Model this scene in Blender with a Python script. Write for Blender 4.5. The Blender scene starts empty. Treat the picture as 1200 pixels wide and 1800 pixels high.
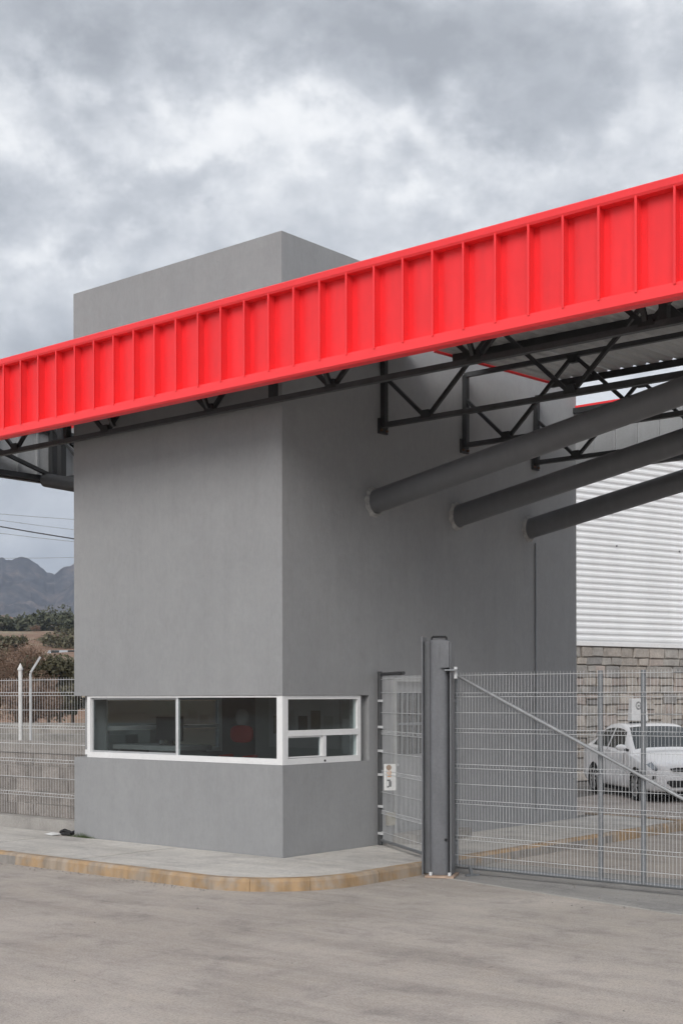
import bpy, bmesh, math, random
from mathutils import Vector, Matrix, noise
random.seed(7)
R = math.radians
sc = bpy.context.scene
COL = sc.collection

# ------------------------------------------------------------------ camera
# world axes: x along the red fascia, y away from the road along the booth's side wall, origin at the booth's near corner
CAM = Vector((10.65, -11.55, 2.0))
RIGHT = Vector((0.764, 0.645, 0.0)).normalized()
FWD = Vector((-0.645, 0.764, 0.0)).normalized()
cam = bpy.data.cameras.new('camera')
camo = bpy.data.objects.new('camera', cam)
COL.objects.link(camo)
camo.location = CAM
camo.rotation_euler = (R(90), R(0.12), math.atan2(-FWD.x, FWD.y))
cam.sensor_fit = 'VERTICAL'
cam.sensor_height = 36.0
cam.lens = 2366.0 / 1800.0 * 36.0
cam.shift_y = 325.0 / 1800.0
cam.clip_start = 0.1
cam.clip_end = 20000
sc.camera = camo
sc.render.resolution_x, sc.render.resolution_y = 682, 1024

def W(X, Y, z=0.0):
    """a place X metres to the side and Y metres out from where the photographer stood"""
    p = CAM + RIGHT * X + FWD * Y
    return Vector((p.x, p.y, z))

# ------------------------------------------------------------------ node helpers
def nodes_of(tree):
    nt = tree
    nt.nodes.clear()
    return nt.nodes, nt.links

def ramp(N, stops):
    r = N.new('ShaderNodeValToRGB')
    e = r.color_ramp.elements
    while len(e) > 1:
        e.remove(e[-1])
    e[0].position = stops[0][0]; c = stops[0][1]; e[0].color = (*c, 1) if len(c) == 3 else c
    for p, c in stops[1:]:
        x = e.new(p); x.color = (*c, 1) if len(c) == 3 else c
    return r

# ------------------------------------------------------------------ world: overcast sky
SUN_DIR = Vector((0.38, -0.75, 0.60)).normalized()       # towards the sun behind the cloud
world = bpy.data.worlds.new('World'); sc.world = world
world.use_nodes = True
N, L = nodes_of(world.node_tree)
out = N.new('ShaderNodeOutputWorld')
sky = N.new('ShaderNodeTexSky'); sky.sky_type = 'NISHITA'; sky.sun_disc = False
sky.sun_elevation = math.asin(SUN_DIR.z)
sky.sun_rotation = math.atan2(SUN_DIR.x, SUN_DIR.y)
bg1 = N.new('ShaderNodeBackground'); bg1.inputs[1].default_value = 0.08
L.new(sky.outputs[0], bg1.inputs[0])
tc = N.new('ShaderNodeTexCoord')
# turn the sky so that its x is the photographer's right, its y straight out
rot = N.new('ShaderNodeMapping'); rot.vector_type = 'POINT'
rot.inputs['Rotation'].default_value = (0, 0, -camo.rotation_euler.z)
L.new(tc.outputs['Generated'], rot.inputs[0])
def skynoise(loc, scale, s, detail, rough, dist=0.0):
    m = N.new('ShaderNodeMapping'); m.inputs['Location'].default_value = loc; m.inputs['Scale'].default_value = scale
    L.new(rot.outputs[0], m.inputs[0])
    n = N.new('ShaderNodeTexNoise'); n.inputs['Scale'].default_value = s; n.inputs['Detail'].default_value = detail
    n.inputs['Roughness'].default_value = rough; n.inputs['Distortion'].default_value = dist
    L.new(m.outputs[0], n.inputs['Vector'])
    return n
def wmath(op, a, b=None, c=None):
    n = N.new('ShaderNodeMath'); n.operation = op
    for i, v in enumerate((a, b, c)):
        if v is None: continue
        if isinstance(v, (int, float)): n.inputs[i].default_value = v
        else: L.new(v, n.inputs[i])
    return n.outputs[0]
n_big = skynoise((3.1, 1.7, 0.35), (1.0, 1.0, 1.5), 5.0, 9, 0.56, 0.0)
n_mid = skynoise((8.4, 2.2, 4.4), (1.0, 1.0, 1.35), 13.0, 10, 0.58, 0.1)
n_fine = skynoise((1.4, 7.2, 2.4), (1.0, 1.0, 1.3), 38.0, 7, 0.6, 0.1)
n_warp = skynoise((2.4, 5.2, 9.4), (1.0, 1.0, 1.2), 10.0, 9, 0.60, 0.0)
v = wmath('ADD', wmath('ADD', wmath('MULTIPLY', n_big.outputs[0], 0.42), wmath('MULTIPLY', n_mid.outputs[0], 0.42)), 0.045)
v = wmath('ADD', v, wmath('MULTIPLY', wmath('SUBTRACT', n_fine.outputs[0], 0.5), 0.19))
v = wmath('ADD', v, 0.028)
# the cloud masses in view: dark under-sides minus, bright rims plus, their outlines broken up by noise
wv = N.new('ShaderNodeVectorMath'); wv.operation = 'MULTIPLY_ADD'
wv.inputs[1].default_value = (0.20, 0.20, 0.20)
L.new(n_warp.outputs[1], wv.inputs[0])
sub = N.new('ShaderNodeVectorMath'); sub.operation = 'SUBTRACT'; sub.inputs[1].default_value = (0.10, 0.10, 0.10)
L.new(rot.outputs[0], sub.inputs[0]); L.new(sub.outputs[0], wv.inputs[2])
sx = N.new('ShaderNodeSeparateXYZ'); L.new(wv.outputs[0], sx.inputs[0])
yy = wmath('MAXIMUM', sx.outputs[1], 0.05)
bu, bz = wmath('DIVIDE', sx.outputs[0], yy), wmath('DIVIDE', sx.outputs[2], yy)
def blob(cx, cz, rx, rz, wgt):
    a = wmath('DIVIDE', wmath('SUBTRACT', bu, cx), rx)
    b = wmath('DIVIDE', wmath('SUBTRACT', bz, cz), rz)
    d = wmath('ADD', wmath('MULTIPLY', a, a), wmath('MULTIPLY', b, b))
    return wmath('MULTIPLY', wmath('POWER', 2.718, wmath('MULTIPLY', d, -1.0)), wgt)
def px(u, vv): return ((u - 600) / 2366.0, (1225 - vv) / 2366.0)
for u, vv, ru, rv, wgt in ((470, 45, 560, 95, -0.13), (960, 150, 190, 120, -0.10), (70, 165, 110, 75, 0.11), (380, 235, 240, 60, 0.055),
                           (60, 370, 260, 70, -0.09), (800, 270, 230, 70, 0.10), (420, 320, 260, 60, -0.04), (1150, 120, 80, 110, 0.09),
                           (250, 450, 260, 45, 0.05), (60, 520, 160, 60, -0.05)):
    cx, cz = px(u, vv)
    v = wmath('ADD', v, blob(cx, cz, ru / 2366.0, rv / 2366.0, wgt))
cr = ramp(N, [(0.30, (0.235, 0.248, 0.268)), (0.40, (0.300, 0.315, 0.338)), (0.475, (0.37, 0.385, 0.408)), (0.54, (0.46, 0.473, 0.491)), (0.59, (0.55, 0.558, 0.568)), (0.66, (0.615, 0.618, 0.62))])
L.new(v, cr.inputs[0])
bg2 = N.new('ShaderNodeBackground'); bg2.inputs[1].default_value = 1.0
L.new(cr.outputs[0], bg2.inputs[0])
mixw = N.new('ShaderNodeMixShader')
mixw.inputs[0].default_value = 0.96
L.new(bg1.outputs[0], mixw.inputs[1]); L.new(bg2.outputs[0], mixw.inputs[2]); L.new(mixw.outputs[0], out.inputs[0])

# ------------------------------------------------------------------ sun, exposure
sun = bpy.data.lights.new('sun', 'SUN'); sun.energy = 1.3; sun.angle = R(34); sun.color = (1.0, 0.965, 0.92)
suno = bpy.data.objects.new('sun', sun); COL.objects.link(suno)
suno.rotation_euler = SUN_DIR.to_track_quat('Z', 'Y').to_euler()
sc.view_settings.view_transform = 'Standard'; sc.view_settings.look = 'None'
sc.view_settings.exposure = 0.84; sc.view_settings.gamma = 1.0
sc.view_settings.use_curve_mapping = False
sc.cycles.max_bounces = 6; sc.cycles.diffuse_bounces = 3; sc.cycles.glossy_bounces = 3; sc.cycles.transparent_max_bounces = 24; sc.cycles.volume_bounces = 0
sc.cycles.use_denoising = True
sc.cycles.use_adaptive_sampling = True; sc.cycles.adaptive_threshold = 0.025; sc.cycles.adaptive_min_samples = 24

# ------------------------------------------------------------------ materials
MATS = {}
def mat(name, col, rough=0.8, metal=0.0, var=0.12, scale=3.0, bump=0.0, bscale=40.0, tint=None, stretch=(1, 1, 1), fine=0.05, spec=0.4, coat=0.0):
    """painted / mineral surface: colour broken up by two scales of noise, fine relief"""
    m = bpy.data.materials.new(name); m.use_nodes = True
    N, L = nodes_of(m.node_tree)
    o = N.new('ShaderNodeOutputMaterial'); b = N.new('ShaderNodeBsdfPrincipled')
    L.new(b.outputs[0], o.inputs[0])
    g = N.new('ShaderNodeNewGeometry')
    mp = N.new('ShaderNodeMapping'); mp.inputs['Scale'].default_value = stretch
    L.new(g.outputs['Position'], mp.inputs[0])
    n1 = N.new('ShaderNodeTexNoise'); n1.inputs['Scale'].default_value = scale; n1.inputs['Detail'].default_value = 6; n1.inputs['Roughness'].default_value = 0.6
    L.new(mp.outputs[0], n1.inputs['Vector'])
    t = tint or tuple(min(1, c * (1 + var)) for c in col)
    dk = tuple(c * (1 - var) for c in col)
    r = ramp(N, [(0.30, dk), (0.5, col), (0.70, t)])
    L.new(n1.outputs[0], r.inputs[0])
    n2 = N.new('ShaderNodeTexNoise'); n2.inputs['Scale'].default_value = bscale; n2.inputs['Detail'].default_value = 4
    L.new(g.outputs['Position'], n2.inputs['Vector'])
    r2 = ramp(N, [(0.3, (1 - fine * 2,) * 3), (0.7, (1 + 0.0,) * 3)])
    L.new(n2.outputs[0], r2.inputs[0])
    mx = N.new('ShaderNodeMix'); mx.data_type = 'RGBA'; mx.blend_type = 'MULTIPLY'; mx.inputs[0].default_value = 1.0
    L.new(r.outputs[0], mx.inputs[6]); L.new(r2.outputs[0], mx.inputs[7])
    # one thing of a kind is never quite the colour of the next
    oi = N.new('ShaderNodeObjectInfo')
    hs = N.new('ShaderNodeHueSaturation')
    mr = N.new('ShaderNodeMapRange'); mr.inputs[3].default_value = 0.97; mr.inputs[4].default_value = 1.03
    L.new(oi.outputs['Random'], mr.inputs[0]); L.new(mr.outputs[0], hs.inputs['Value'])
    L.new(mx.outputs[2], hs.inputs['Color']); L.new(hs.outputs[0], b.inputs['Base Color'])
    b.inputs['Roughness'].default_value = rough; b.inputs['Metallic'].default_value = metal
    b.inputs['Specular IOR Level'].default_value = spec
    b.inputs['Coat Weight'].default_value = coat
    rr = N.new('ShaderNodeMapRange'); rr.inputs[3].default_value = max(0.03, rough - 0.10); rr.inputs[4].default_value = min(1, rough + 0.10)
    L.new(n1.outputs[0], rr.inputs[0]); L.new(rr.outputs[0], b.inputs['Roughness'])
    if bump:
        bp = N.new('ShaderNodeBump'); bp.inputs['Strength'].default_value = bump; bp.inputs['Distance'].default_value = 0.01
        L.new(n2.outputs[0], bp.inputs['Height']); L.new(bp.outputs[0], b.inputs['Normal'])
    m['hs'] = 1
    MATS[name] = m
    return m
def setvar(m, lo, hi):
    for n in m.node_tree.nodes:
        if n.type == 'MAP_RANGE' and abs(n.inputs[3].default_value - 0.97) < 1e-4:
            n.inputs[3].default_value = lo; n.inputs[4].default_value = hi

def plaster():
    m = bpy.data.materials.new('grey_plaster'); m.use_nodes = True
    N, L = nodes_of(m.node_tree)
    o = N.new('ShaderNodeOutputMaterial'); b = N.new('ShaderNodeBsdfPrincipled'); L.new(b.outputs[0], o.inputs[0])
    g = N.new('ShaderNodeNewGeometry')
    def tn(scale, st=(1, 1, 1), det=6, ro=0.6, d=0.0):
        mp = N.new('ShaderNodeMapping'); mp.inputs['Scale'].default_value = st; L.new(g.outputs['Position'], mp.inputs[0])
        n = N.new('ShaderNodeTexNoise'); n.inputs['Scale'].default_value = scale; n.inputs['Detail'].default_value = det
        n.inputs['Roughness'].default_value = ro; n.inputs['Distortion'].default_value = d
        L.new(mp.outputs[0], n.inputs['Vector']); return n.outputs[0]
    def mul(a, c, f=1.0):
        x = N.new('ShaderNodeMix'); x.data_type = 'RGBA'; x.blend_type = 'MULTIPLY'; x.inputs[0].default_value = f
        L.new(a, x.inputs[6]); L.new(c, x.inputs[7]); return x.outputs[2]
    base = ramp(N, [(0.32, (0.288, 0.291, 0.297)), (0.5, (0.302, 0.305, 0.310)), (0.68, (0.316, 0.319, 0.324))]); L.new(tn(0.9, (1, 1, 0.8)), base.inputs[0])
    blot = ramp(N, [(0.35, (0.965, 0.965, 0.965)), (0.6, (1.015, 1.015, 1.015))]); L.new(tn(4.5, (1, 1, 1.0), 7, 0.68, 0.6), blot.inputs[0])
    streak = ramp(N, [(0.36, (0.90, 0.90, 0.895)), (0.52, (1, 1, 1))]); L.new(tn(3.2, (1.6, 1.6, 0.10), 5, 0.6), streak.inputs[0])
    trow = ramp(N, [(0.4, (0.965, 0.965, 0.965)), (0.6, (1.02, 1.02, 1.02))]); L.new(tn(26, (1, 1, 0.35), 4, 0.6, 1.5), trow.inputs[0])
    spots = ramp(N, [(0.24, (0.62, 0.62, 0.62)), (0.275, (1, 1, 1))]); L.new(tn(11, (1, 1, 1), 3, 0.5), spots.inputs[0])
    c = mul(mul(mul(mul(base.outputs[0], blot.outputs[0]), streak.outputs[0], 0.3), trow.outputs[0]), spots.outputs[0], 0.35)
    L.new(c, b.inputs['Base Color'])
    b.inputs['Roughness'].default_value = 0.78; b.inputs['Specular IOR Level'].default_value = 0.25
    bp = N.new('ShaderNodeBump'); bp.inputs['Strength'].default_value = 0.35; bp.inputs['Distance'].default_value = 0.006
    L.new(tn(38, (1, 1, 0.6), 6, 0.65, 0.8), bp.inputs['Height'])
    bp2 = N.new('ShaderNodeBump'); bp2.inputs['Strength'].default_value = 0.25; bp2.inputs['Distance'].default_value = 0.03
    L.new(tn(2.2, (1, 1, 1), 3, 0.5), bp2.inputs['Height']); L.new(bp.outputs[0], bp2.inputs['Normal'])
    L.new(bp2.outputs[0], b.inputs['Normal'])
    return m
M_PLASTER = plaster()

def concrete(name, dark, mid, light, ang=0.0, streak=1.0, cracks=False):
    m = bpy.data.materials.new(name); m.use_nodes = True
    N, L = nodes_of(m.node_tree)
    o = N.new('ShaderNodeOutputMaterial'); b = N.new('ShaderNodeBsdfPrincipled'); L.new(b.outputs[0], o.inputs[0])
    g = N.new('ShaderNodeNewGeometry')
    def tn(scale, st=(1, 1, 1), det=6, ro=0.6, d=0.0, a=0.0):
        mp = N.new('ShaderNodeMapping'); mp.inputs['Scale'].default_value = st; mp.inputs['Rotation'].default_value = (0, 0, a)
        L.new(g.outputs['Position'], mp.inputs[0])
        n = N.new('ShaderNodeTexNoise'); n.inputs['Scale'].default_value = scale; n.inputs['Detail'].default_value = det
        n.inputs['Roughness'].default_value = ro; n.inputs['Distortion'].default_value = d
        L.new(mp.outputs[0], n.inputs['Vector']); return n.outputs[0]
    def mul(a, c, f=1.0):
        x = N.new('ShaderNodeMix'); x.data_type = 'RGBA'; x.blend_type = 'MULTIPLY'; x.inputs[0].default_value = f
        L.new(a, x.inputs[6]); L.new(c, x.inputs[7]); return x.outputs[2]
    base = ramp(N, [(0.28, dark), (0.5, mid), (0.72, light)]); L.new(tn(0.42, (1, 1, 1), 8, 0.62, 0.5), base.inputs[0])
    st = ramp(N, [(0.33, (0.80, 0.80, 0.80)), (0.5, (1, 1, 1)), (0.70, (1.10, 1.10, 1.09))]); L.new(tn(1.1, (0.35, 2.2, 1), 6, 0.6, 0.6, ang), st.inputs[0])
    st2 = ramp(N, [(0.36, (0.86, 0.86, 0.86)), (0.5, (1, 1, 1))]); L.new(tn(3.0, (0.25, 1.6, 1), 5, 0.6, 0.8, ang + 0.5), st2.inputs[0])
    blot = ramp(N, [(0.32, (0.80, 0.80, 0.81)), (0.47, (1, 1, 1)), (0.72, (1.08, 1.07, 1.04))]); L.new(tn(2.2, (1, 1, 1), 7, 0.7, 0.3), blot.inputs[0])
    grain = ramp(N, [(0.32, (0.70, 0.70, 0.70)), (0.58, (1.08, 1.08, 1.08))]); L.new(tn(60, (1, 1, 1), 3, 0.7), grain.inputs[0])
    g2 = ramp(N, [(0.36, (0.92, 0.92, 0.92)), (0.5, (1, 1, 1)), (0.64, (1.05, 1.05, 1.05))]); L.new(tn(17, (1, 1, 1), 5, 0.75, 0.3), g2.inputs[0])
    spot = ramp(N, [(0.235, (0.45, 0.45, 0.45)), (0.275, (1, 1, 1))]); L.new(tn(7.0, (1, 1, 1), 3, 0.5, 0.4), spot.inputs[0])
    mul_g2 = mul(blot.outputs[0], g2.outputs[0])
    c = mul(mul(mul(mul(mul(base.outputs[0], st.outputs[0], streak), st2.outputs[0], 0.6 * streak), mul_g2), grain.outputs[0], 0.8), spot.outputs[0], 0.5)
    if cracks:
        vo = N.new('ShaderNodeTexVoronoi'); vo.feature = 'DISTANCE_TO_EDGE'; vo.inputs['Scale'].default_value = 0.16
        mp = N.new('ShaderNodeMapping'); L.new(g.outputs['Position'], mp.inputs[0])
        wn = N.new('ShaderNodeTexNoise'); wn.inputs['Scale'].default_value = 1.3; wn.inputs['Detail'].default_value = 6; L.new(g.outputs['Position'], wn.inputs['Vector'])
        ad = N.new('ShaderNodeMix'); ad.data_type = 'RGBA'; ad.blend_type = 'LINEAR_LIGHT'; ad.inputs[0].default_value = 0.5
        L.new(mp.outputs[0], ad.inputs[6]); L.new(wn.outputs[1], ad.inputs[7]); L.new(ad.outputs[2], vo.inputs['Vector'])
        cr = ramp(N, [(0.0, (0.55, 0.54, 0.53)), (0.0028, (1, 1, 1))]); L.new(vo.outputs['Distance'], cr.inputs[0])
        c = mul(c, cr.outputs[0], 0.55)
    oi = N.new('ShaderNodeObjectInfo'); mr = N.new('ShaderNodeMapRange'); mr.inputs[3].default_value = 0.94; mr.inputs[4].default_value = 1.05
    L.new(oi.outputs['Random'], mr.inputs[0]); hs = N.new('ShaderNodeHueSaturation'); L.new(mr.outputs[0], hs.inputs['Value']); L.new(c, hs.inputs['Color'])
    L.new(hs.outputs[0], b.inputs['Base Color']); b.inputs['Roughness'].default_value = 0.9; b.inputs['Specular IOR Level'].default_value = 0.2
    bp = N.new('ShaderNodeBump'); bp.inputs['Strength'].default_value = 0.5; bp.inputs['Distance'].default_value = 0.006
    L.new(tn(70, (1, 1, 1), 5, 0.7), bp.inputs['Height']); L.new(bp.outputs[0], b.inputs['Normal'])
    return m
M_ROAD = concrete('yard_concrete', (0.340, 0.305, 0.275), (0.408, 0.369, 0.335), (0.472, 0.428, 0.391), 0.15, 0.75, False)
M_APRON_SHADED = concrete('gate_strip_concrete_shaded', (0.27, 0.262, 0.253), (0.315, 0.305, 0.293), (0.36, 0.348, 0.333), 0.1, 0.8)  # darker and greyer than the yard: the shadow by the gate painted in
M_SLAB = concrete('walk_concrete', (0.42, 0.40, 0.375), (0.53, 0.505, 0.475), (0.62, 0.595, 0.56), 0.9, 0.9)
M_JOINT = mat('joint_mortar', (0.17, 0.16, 0.15), 0.95, var=0.3)
M_KERB = mat('kerb_concrete', (0.27, 0.25, 0.23), 0.9, var=0.22, scale=2.2, bump=0.5, bscale=60, fine=0.10)

def worn_paint(name, paint, under, amount, scale=2.4, lo=0.70):
    m = bpy.data.materials.new(name); m.use_nodes = True
    N, L = nodes_of(m.node_tree)
    o = N.new('ShaderNodeOutputMaterial'); b = N.new('ShaderNodeBsdfPrincipled'); L.new(b.outputs[0], o.inputs[0])
    g = N.new('ShaderNodeNewGeometry')
    n = N.new('ShaderNodeTexNoise'); n.inputs['Scale'].default_value = scale; n.inputs['Detail'].default_value = 9; n.inputs['Roughness'].default_value = 0.72
    L.new(g.outputs['Position'], n.inputs['Vector'])
    n2 = N.new('ShaderNodeTexNoise'); n2.inputs['Scale'].default_value = 9; n2.inputs['Detail'].default_value = 6
    mp = N.new('ShaderNodeMapping'); mp.inputs['Scale'].default_value = (1, 1, 0.25); L.new(g.outputs['Position'], mp.inputs[0]); L.new(mp.outputs[0], n2.inputs['Vector'])
    r = ramp(N, [(amount - 0.06, (0, 0, 0)), (amount + 0.06, (1, 1, 1))]); L.new(n.outputs[0], r.inputs[0])
    pr = ramp(N, [(0.3, tuple(c * lo for c in paint)), (0.55, paint), (0.75, tuple(min(1, c * 1.12) for c in paint))]); L.new(n2.outputs[0], pr.inputs[0])
    ur = ramp(N, [(0.3, tuple(c * 0.75 for c in under)), (0.7, tuple(c * 1.2 for c in under))]); L.new(n2.outputs[0], ur.inputs[0])
    mx = N.new('ShaderNodeMix'); mx.data_type = 'RGBA'; L.new(r.outputs[0], mx.inputs[0]); L.new(ur.outputs[0], mx.inputs[6]); L.new(pr.outputs[0], mx.inputs[7])
    L.new(mx.outputs[2], b.inputs['Base Color']); b.inputs['Roughness'].default_value = 0.85; b.inputs['Specular IOR Level'].default_value = 0.25
    bp = N.new('ShaderNodeBump'); bp.inputs['Strength'].default_value = 0.5; bp.inputs['Distance'].default_value = 0.005
    n3 = N.new('ShaderNodeTexNoise'); n3.inputs['Scale'].default_value = 50; L.new(g.outputs['Position'], n3.inputs['Vector'])
    L.new(n3.outputs[0], bp.inputs['Height']); L.new(bp.outputs[0], b.inputs['Normal'])
    return m
YEL = (0.405, 0.278, 0.162)
M_KYEL = worn_paint('kerb_yellow_worn', YEL, (0.35, 0.29, 0.23), 0.49)
M_KGREY = worn_paint('kerb_mostly_bare', YEL, (0.27, 0.25, 0.23), 0.60)

M_RED = mat('red_sheet', (0.94, 0.034, 0.042), 0.40, var=0.08, scale=2.0, stretch=(3, 3, 0.35), bump=0.10, bscale=4.0, fine=0.03, spec=0.45)
M_REDTRIM = mat('red_trim', (0.94, 0.044, 0.052), 0.45, var=0.05, scale=2.0, fine=0.02, spec=0.45)
setvar(M_RED, 0.96, 1.03)
M_PBACK = mat('sheet_back_grey', (0.40, 0.41, 0.42), 0.55, var=0.10, scale=2.5, metal=0.2)
M_DECK = mat('roof_sheet_underside', (0.58, 0.58, 0.57), 0.5, var=0.12, scale=1.2, stretch=(4, 0.5, 1), metal=0.3)
M_STEEL = mat('black_steel', (0.030, 0.031, 0.033), 0.55, var=0.25, scale=6, fine=0.1, spec=0.5)
M_CHORD = mat('dark_grey_steel', (0.060, 0.062, 0.065), 0.5, var=0.22, scale=5, fine=0.08, spec=0.5)
def chipped():
    m = worn_paint('pipe_paint_chipped', (0.145, 0.148, 0.155), (0.30, 0.28, 0.26), 0.28, 11.0, 0.93)
    for n in m.node_tree.nodes:
        if n.type == 'BSDF_PRINCIPLED': n.inputs['Roughness'].default_value = 0.42; n.inputs['Specular IOR Level'].default_value = 0.5
    return m
M_PIPE = chipped()
_unused = mat('pipe_paint', (0.105, 0.107, 0.113), 0.42, var=0.20, scale=3.0, stretch=(0.5, 2, 2), fine=0.10, bump=0.15, bscale=25, spec=0.5)
M_GROUT = mat('grout', (0.36, 0.355, 0.345), 0.95, var=0.25, scale=15, bump=0.8, bscale=50)
M_POST = mat('post_grey_paint', (0.155, 0.160, 0.172), 0.42, var=0.16, scale=3, stretch=(2, 2, 0.5), fine=0.07, bump=0.1, spec=0.5)
M_GALV = mat('galvanised_wire', (0.70, 0.71, 0.72), 0.5, var=0.12, scale=8, metal=0.15)
M_GALVD = mat('galvanised_tube', (0.25, 0.262, 0.275), 0.45, var=0.15, scale=5, metal=0.5)
M_BRACE = mat('galvanised_brace', (0.38, 0.39, 0.40), 0.45, var=0.15, scale=5, metal=0.5)
M_WHITE = mat('white_frame', (0.80, 0.80, 0.80), 0.4, var=0.04, scale=4, fine=0.03)
M_WPAINT = mat('white_post_paint', (0.72, 0.72, 0.71), 0.5, var=0.06, scale=4)
M_SIDING = mat('white_sheet_siding', (0.84, 0.85, 0.86), 0.45, var=0.05, scale=0.6, stretch=(2, 2, 0.3), fine=0.03)
M_BLOCK = mat('concrete_block', (0.275, 0.248, 0.228), 0.95, var=0.24, scale=5, bump=0.9, bscale=45, fine=0.14)
setvar(M_BLOCK, 0.84, 1.16)
M_CAP = mat('wall_cap_concrete', (0.315, 0.292, 0.272), 0.92, var=0.16, scale=2.5, bump=0.5, bscale=40, fine=0.08)
M_FOOT = mat('footing_concrete', (0.36, 0.343, 0.323), 0.92, var=0.18, scale=2.5, bump=0.5, bscale=40, fine=0.08)
M_MORTAR = mat('mortar', (0.46, 0.43, 0.40), 0.95, var=0.15, scale=7, bump=0.5)
M_MORTARD = mat('stone_mortar', (0.36, 0.33, 0.295), 0.95, var=0.2, scale=7, bump=0.5)
STONES = [mat('stone_buff', (0.41, 0.372, 0.335), 0.92, var=0.2, scale=3, bump=0.8, bscale=18, fine=0.1),
          mat('stone_grey', (0.355, 0.335, 0.312), 0.92, var=0.22, scale=3, bump=0.8, bscale=18, fine=0.1),
          mat('stone_rose', (0.385, 0.335, 0.305), 0.92, var=0.2, scale=3, bump=0.8, bscale=18, fine=0.1),
          mat('stone_dark', (0.27, 0.26, 0.25), 0.92, var=0.22, scale=3, bump=0.8, bscale=18, fine=0.1)]
for s_ in STONES: setvar(s_, 0.86, 1.14)
M_INT = mat('interior_paint', (0.66, 0.67, 0.66), 0.8, var=0.05)
M_INTD = mat('interior_dark', (0.24, 0.24, 0.24), 0.7, var=0.1)
M_WOOD = mat('desk_laminate', (0.20, 0.20, 0.20), 0.5, var=0.1)
M_CHRED = mat('red_vinyl', (0.45, 0.04, 0.035), 0.5, var=0.1)
M_CHGREY = mat('grey_cloth', (0.30, 0.30, 0.30), 0.9, var=0.1)
M_BLACK = mat('black_rubber', (0.018, 0.018, 0.019), 0.7, var=0.2)
M_PLASTIC = mat('black_plastic', (0.022, 0.022, 0.024), 0.45, var=0.1)
M_CARW = mat('car_white', (0.88, 0.885, 0.89), 0.25, var=0.02, scale=1, fine=0.01, spec=0.5, coat=0.6)
M_ALLOY = mat('alloy', (0.55, 0.56, 0.57), 0.35, var=0.1, metal=0.7)
M_LAMP = mat('headlamp', (0.30, 0.32, 0.34), 0.10, var=0.25, scale=14, metal=0.5, spec=0.8)
M_ORANGE = mat('orange_print', (0.62, 0.27, 0.06), 0.7, var=0.1)
M_BROWNP = mat('brown_print', (0.25, 0.14, 0.06), 0.7, var=0.1)
M_BEIGE = mat('beige_box', (0.42, 0.39, 0.32), 0.7, var=0.1)
M_EARTH = mat('brown_earth', (0.27, 0.165, 0.11), 1.0, var=0.4, scale=0.09, tint=(0.30, 0.25, 0.17), fine=0.15, bscale=1.2)
M_BARK = mat('bark', (0.10, 0.075, 0.055), 0.95, var=0.3, scale=6, bump=0.6)
M_LEAF = [mat('leaf_dark', (0.088, 0.098, 0.062), 0.8, var=0.5, scale=0.5, tint=(0.15, 0.155, 0.10), fine=0.1, bscale=3),
          mat('leaf_olive', (0.125, 0.12, 0.075), 0.85, var=0.45, scale=0.8, tint=(0.20, 0.18, 0.115), fine=0.1, bscale=3),
          mat('twig_brown', (0.20, 0.135, 0.10), 0.9, var=0.45, scale=1.2, tint=(0.29, 0.20, 0.15), fine=0.1, bscale=5)]
M_GRASS = mat('grass_blade', (0.075, 0.105, 0.040), 0.85, var=0.3, scale=12)
M_RROOF = mat('grey_roof', (0.36, 0.37, 0.39), 0.7, var=0.1, scale=0.4)
M_HOUSE = mat('house_white', (0.62, 0.60, 0.56), 0.85, var=0.1, scale=0.5)
M_GREYCONC = mat('grey_rubble', (0.30, 0.285, 0.265), 0.95, var=0.25, scale=2.0, bump=0.6, bscale=14, fine=0.1)

def glass(name, tint=(0.84, 0.88, 0.88), ior=1.52, extra=0.0):
    m = bpy.data.materials.new(name); m.use_nodes = True
    N, L = nodes_of(m.node_tree)
    o = N.new('ShaderNodeOutputMaterial')
    t = N.new('ShaderNodeBsdfTransparent'); t.inputs[0].default_value = (*tint, 1)
    gl = N.new('ShaderNodeBsdfGlossy'); gl.inputs['Roughness'].default_value = 0.015; gl.inputs[0].default_value = (0.92, 0.95, 0.96, 1)
    f = N.new('ShaderNodeFresnel'); f.inputs[0].default_value = ior
    ad = N.new('ShaderNodeMath'); ad.operation = 'ADD'; ad.inputs[1].default_value = extra
    gb = N.new('ShaderNodeNewGeometry'); iv = N.new('ShaderNodeMath'); iv.operation = 'SUBTRACT'; iv.inputs[0].default_value = 1.0; L.new(gb.outputs['Backfacing'], iv.inputs[1])
    mu = N.new('ShaderNodeMath'); mu.operation = 'MULTIPLY'; L.new(f.outputs[0], mu.inputs[0]); L.new(iv.outputs[0], mu.inputs[1]); L.new(mu.outputs[0], ad.inputs[0])
    g = N.new('ShaderNodeNewGeometry'); n = N.new('ShaderNodeTexNoise'); n.inputs['Scale'].default_value = 0.8
    L.new(g.outputs['Position'], n.inputs['Vector'])
    bp = N.new('ShaderNodeBump'); bp.inputs['Strength'].default_value = 0.05; bp.inputs['Distance'].default_value = 0.05; L.new(n.outputs[0], bp.inputs['Height']); L.new(bp.outputs[0], gl.inputs['Normal'])
    mx = N.new('ShaderNodeMixShader'); L.new(ad.outputs[0], mx.inputs[0]); L.new(t.outputs[0], mx.inputs[1]); L.new(gl.outputs[0], mx.inputs[2])
    L.new(mx.outputs[0], o.inputs[0])
    return m
M_GLASS = glass('window_glass')
M_GLASS2 = glass('far_window_glass', (0.36, 0.41, 0.43))
M_CGLASS = mat('car_glass', (0.025, 0.032, 0.035), 0.06, var=0.05, spec=0.9)

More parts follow.
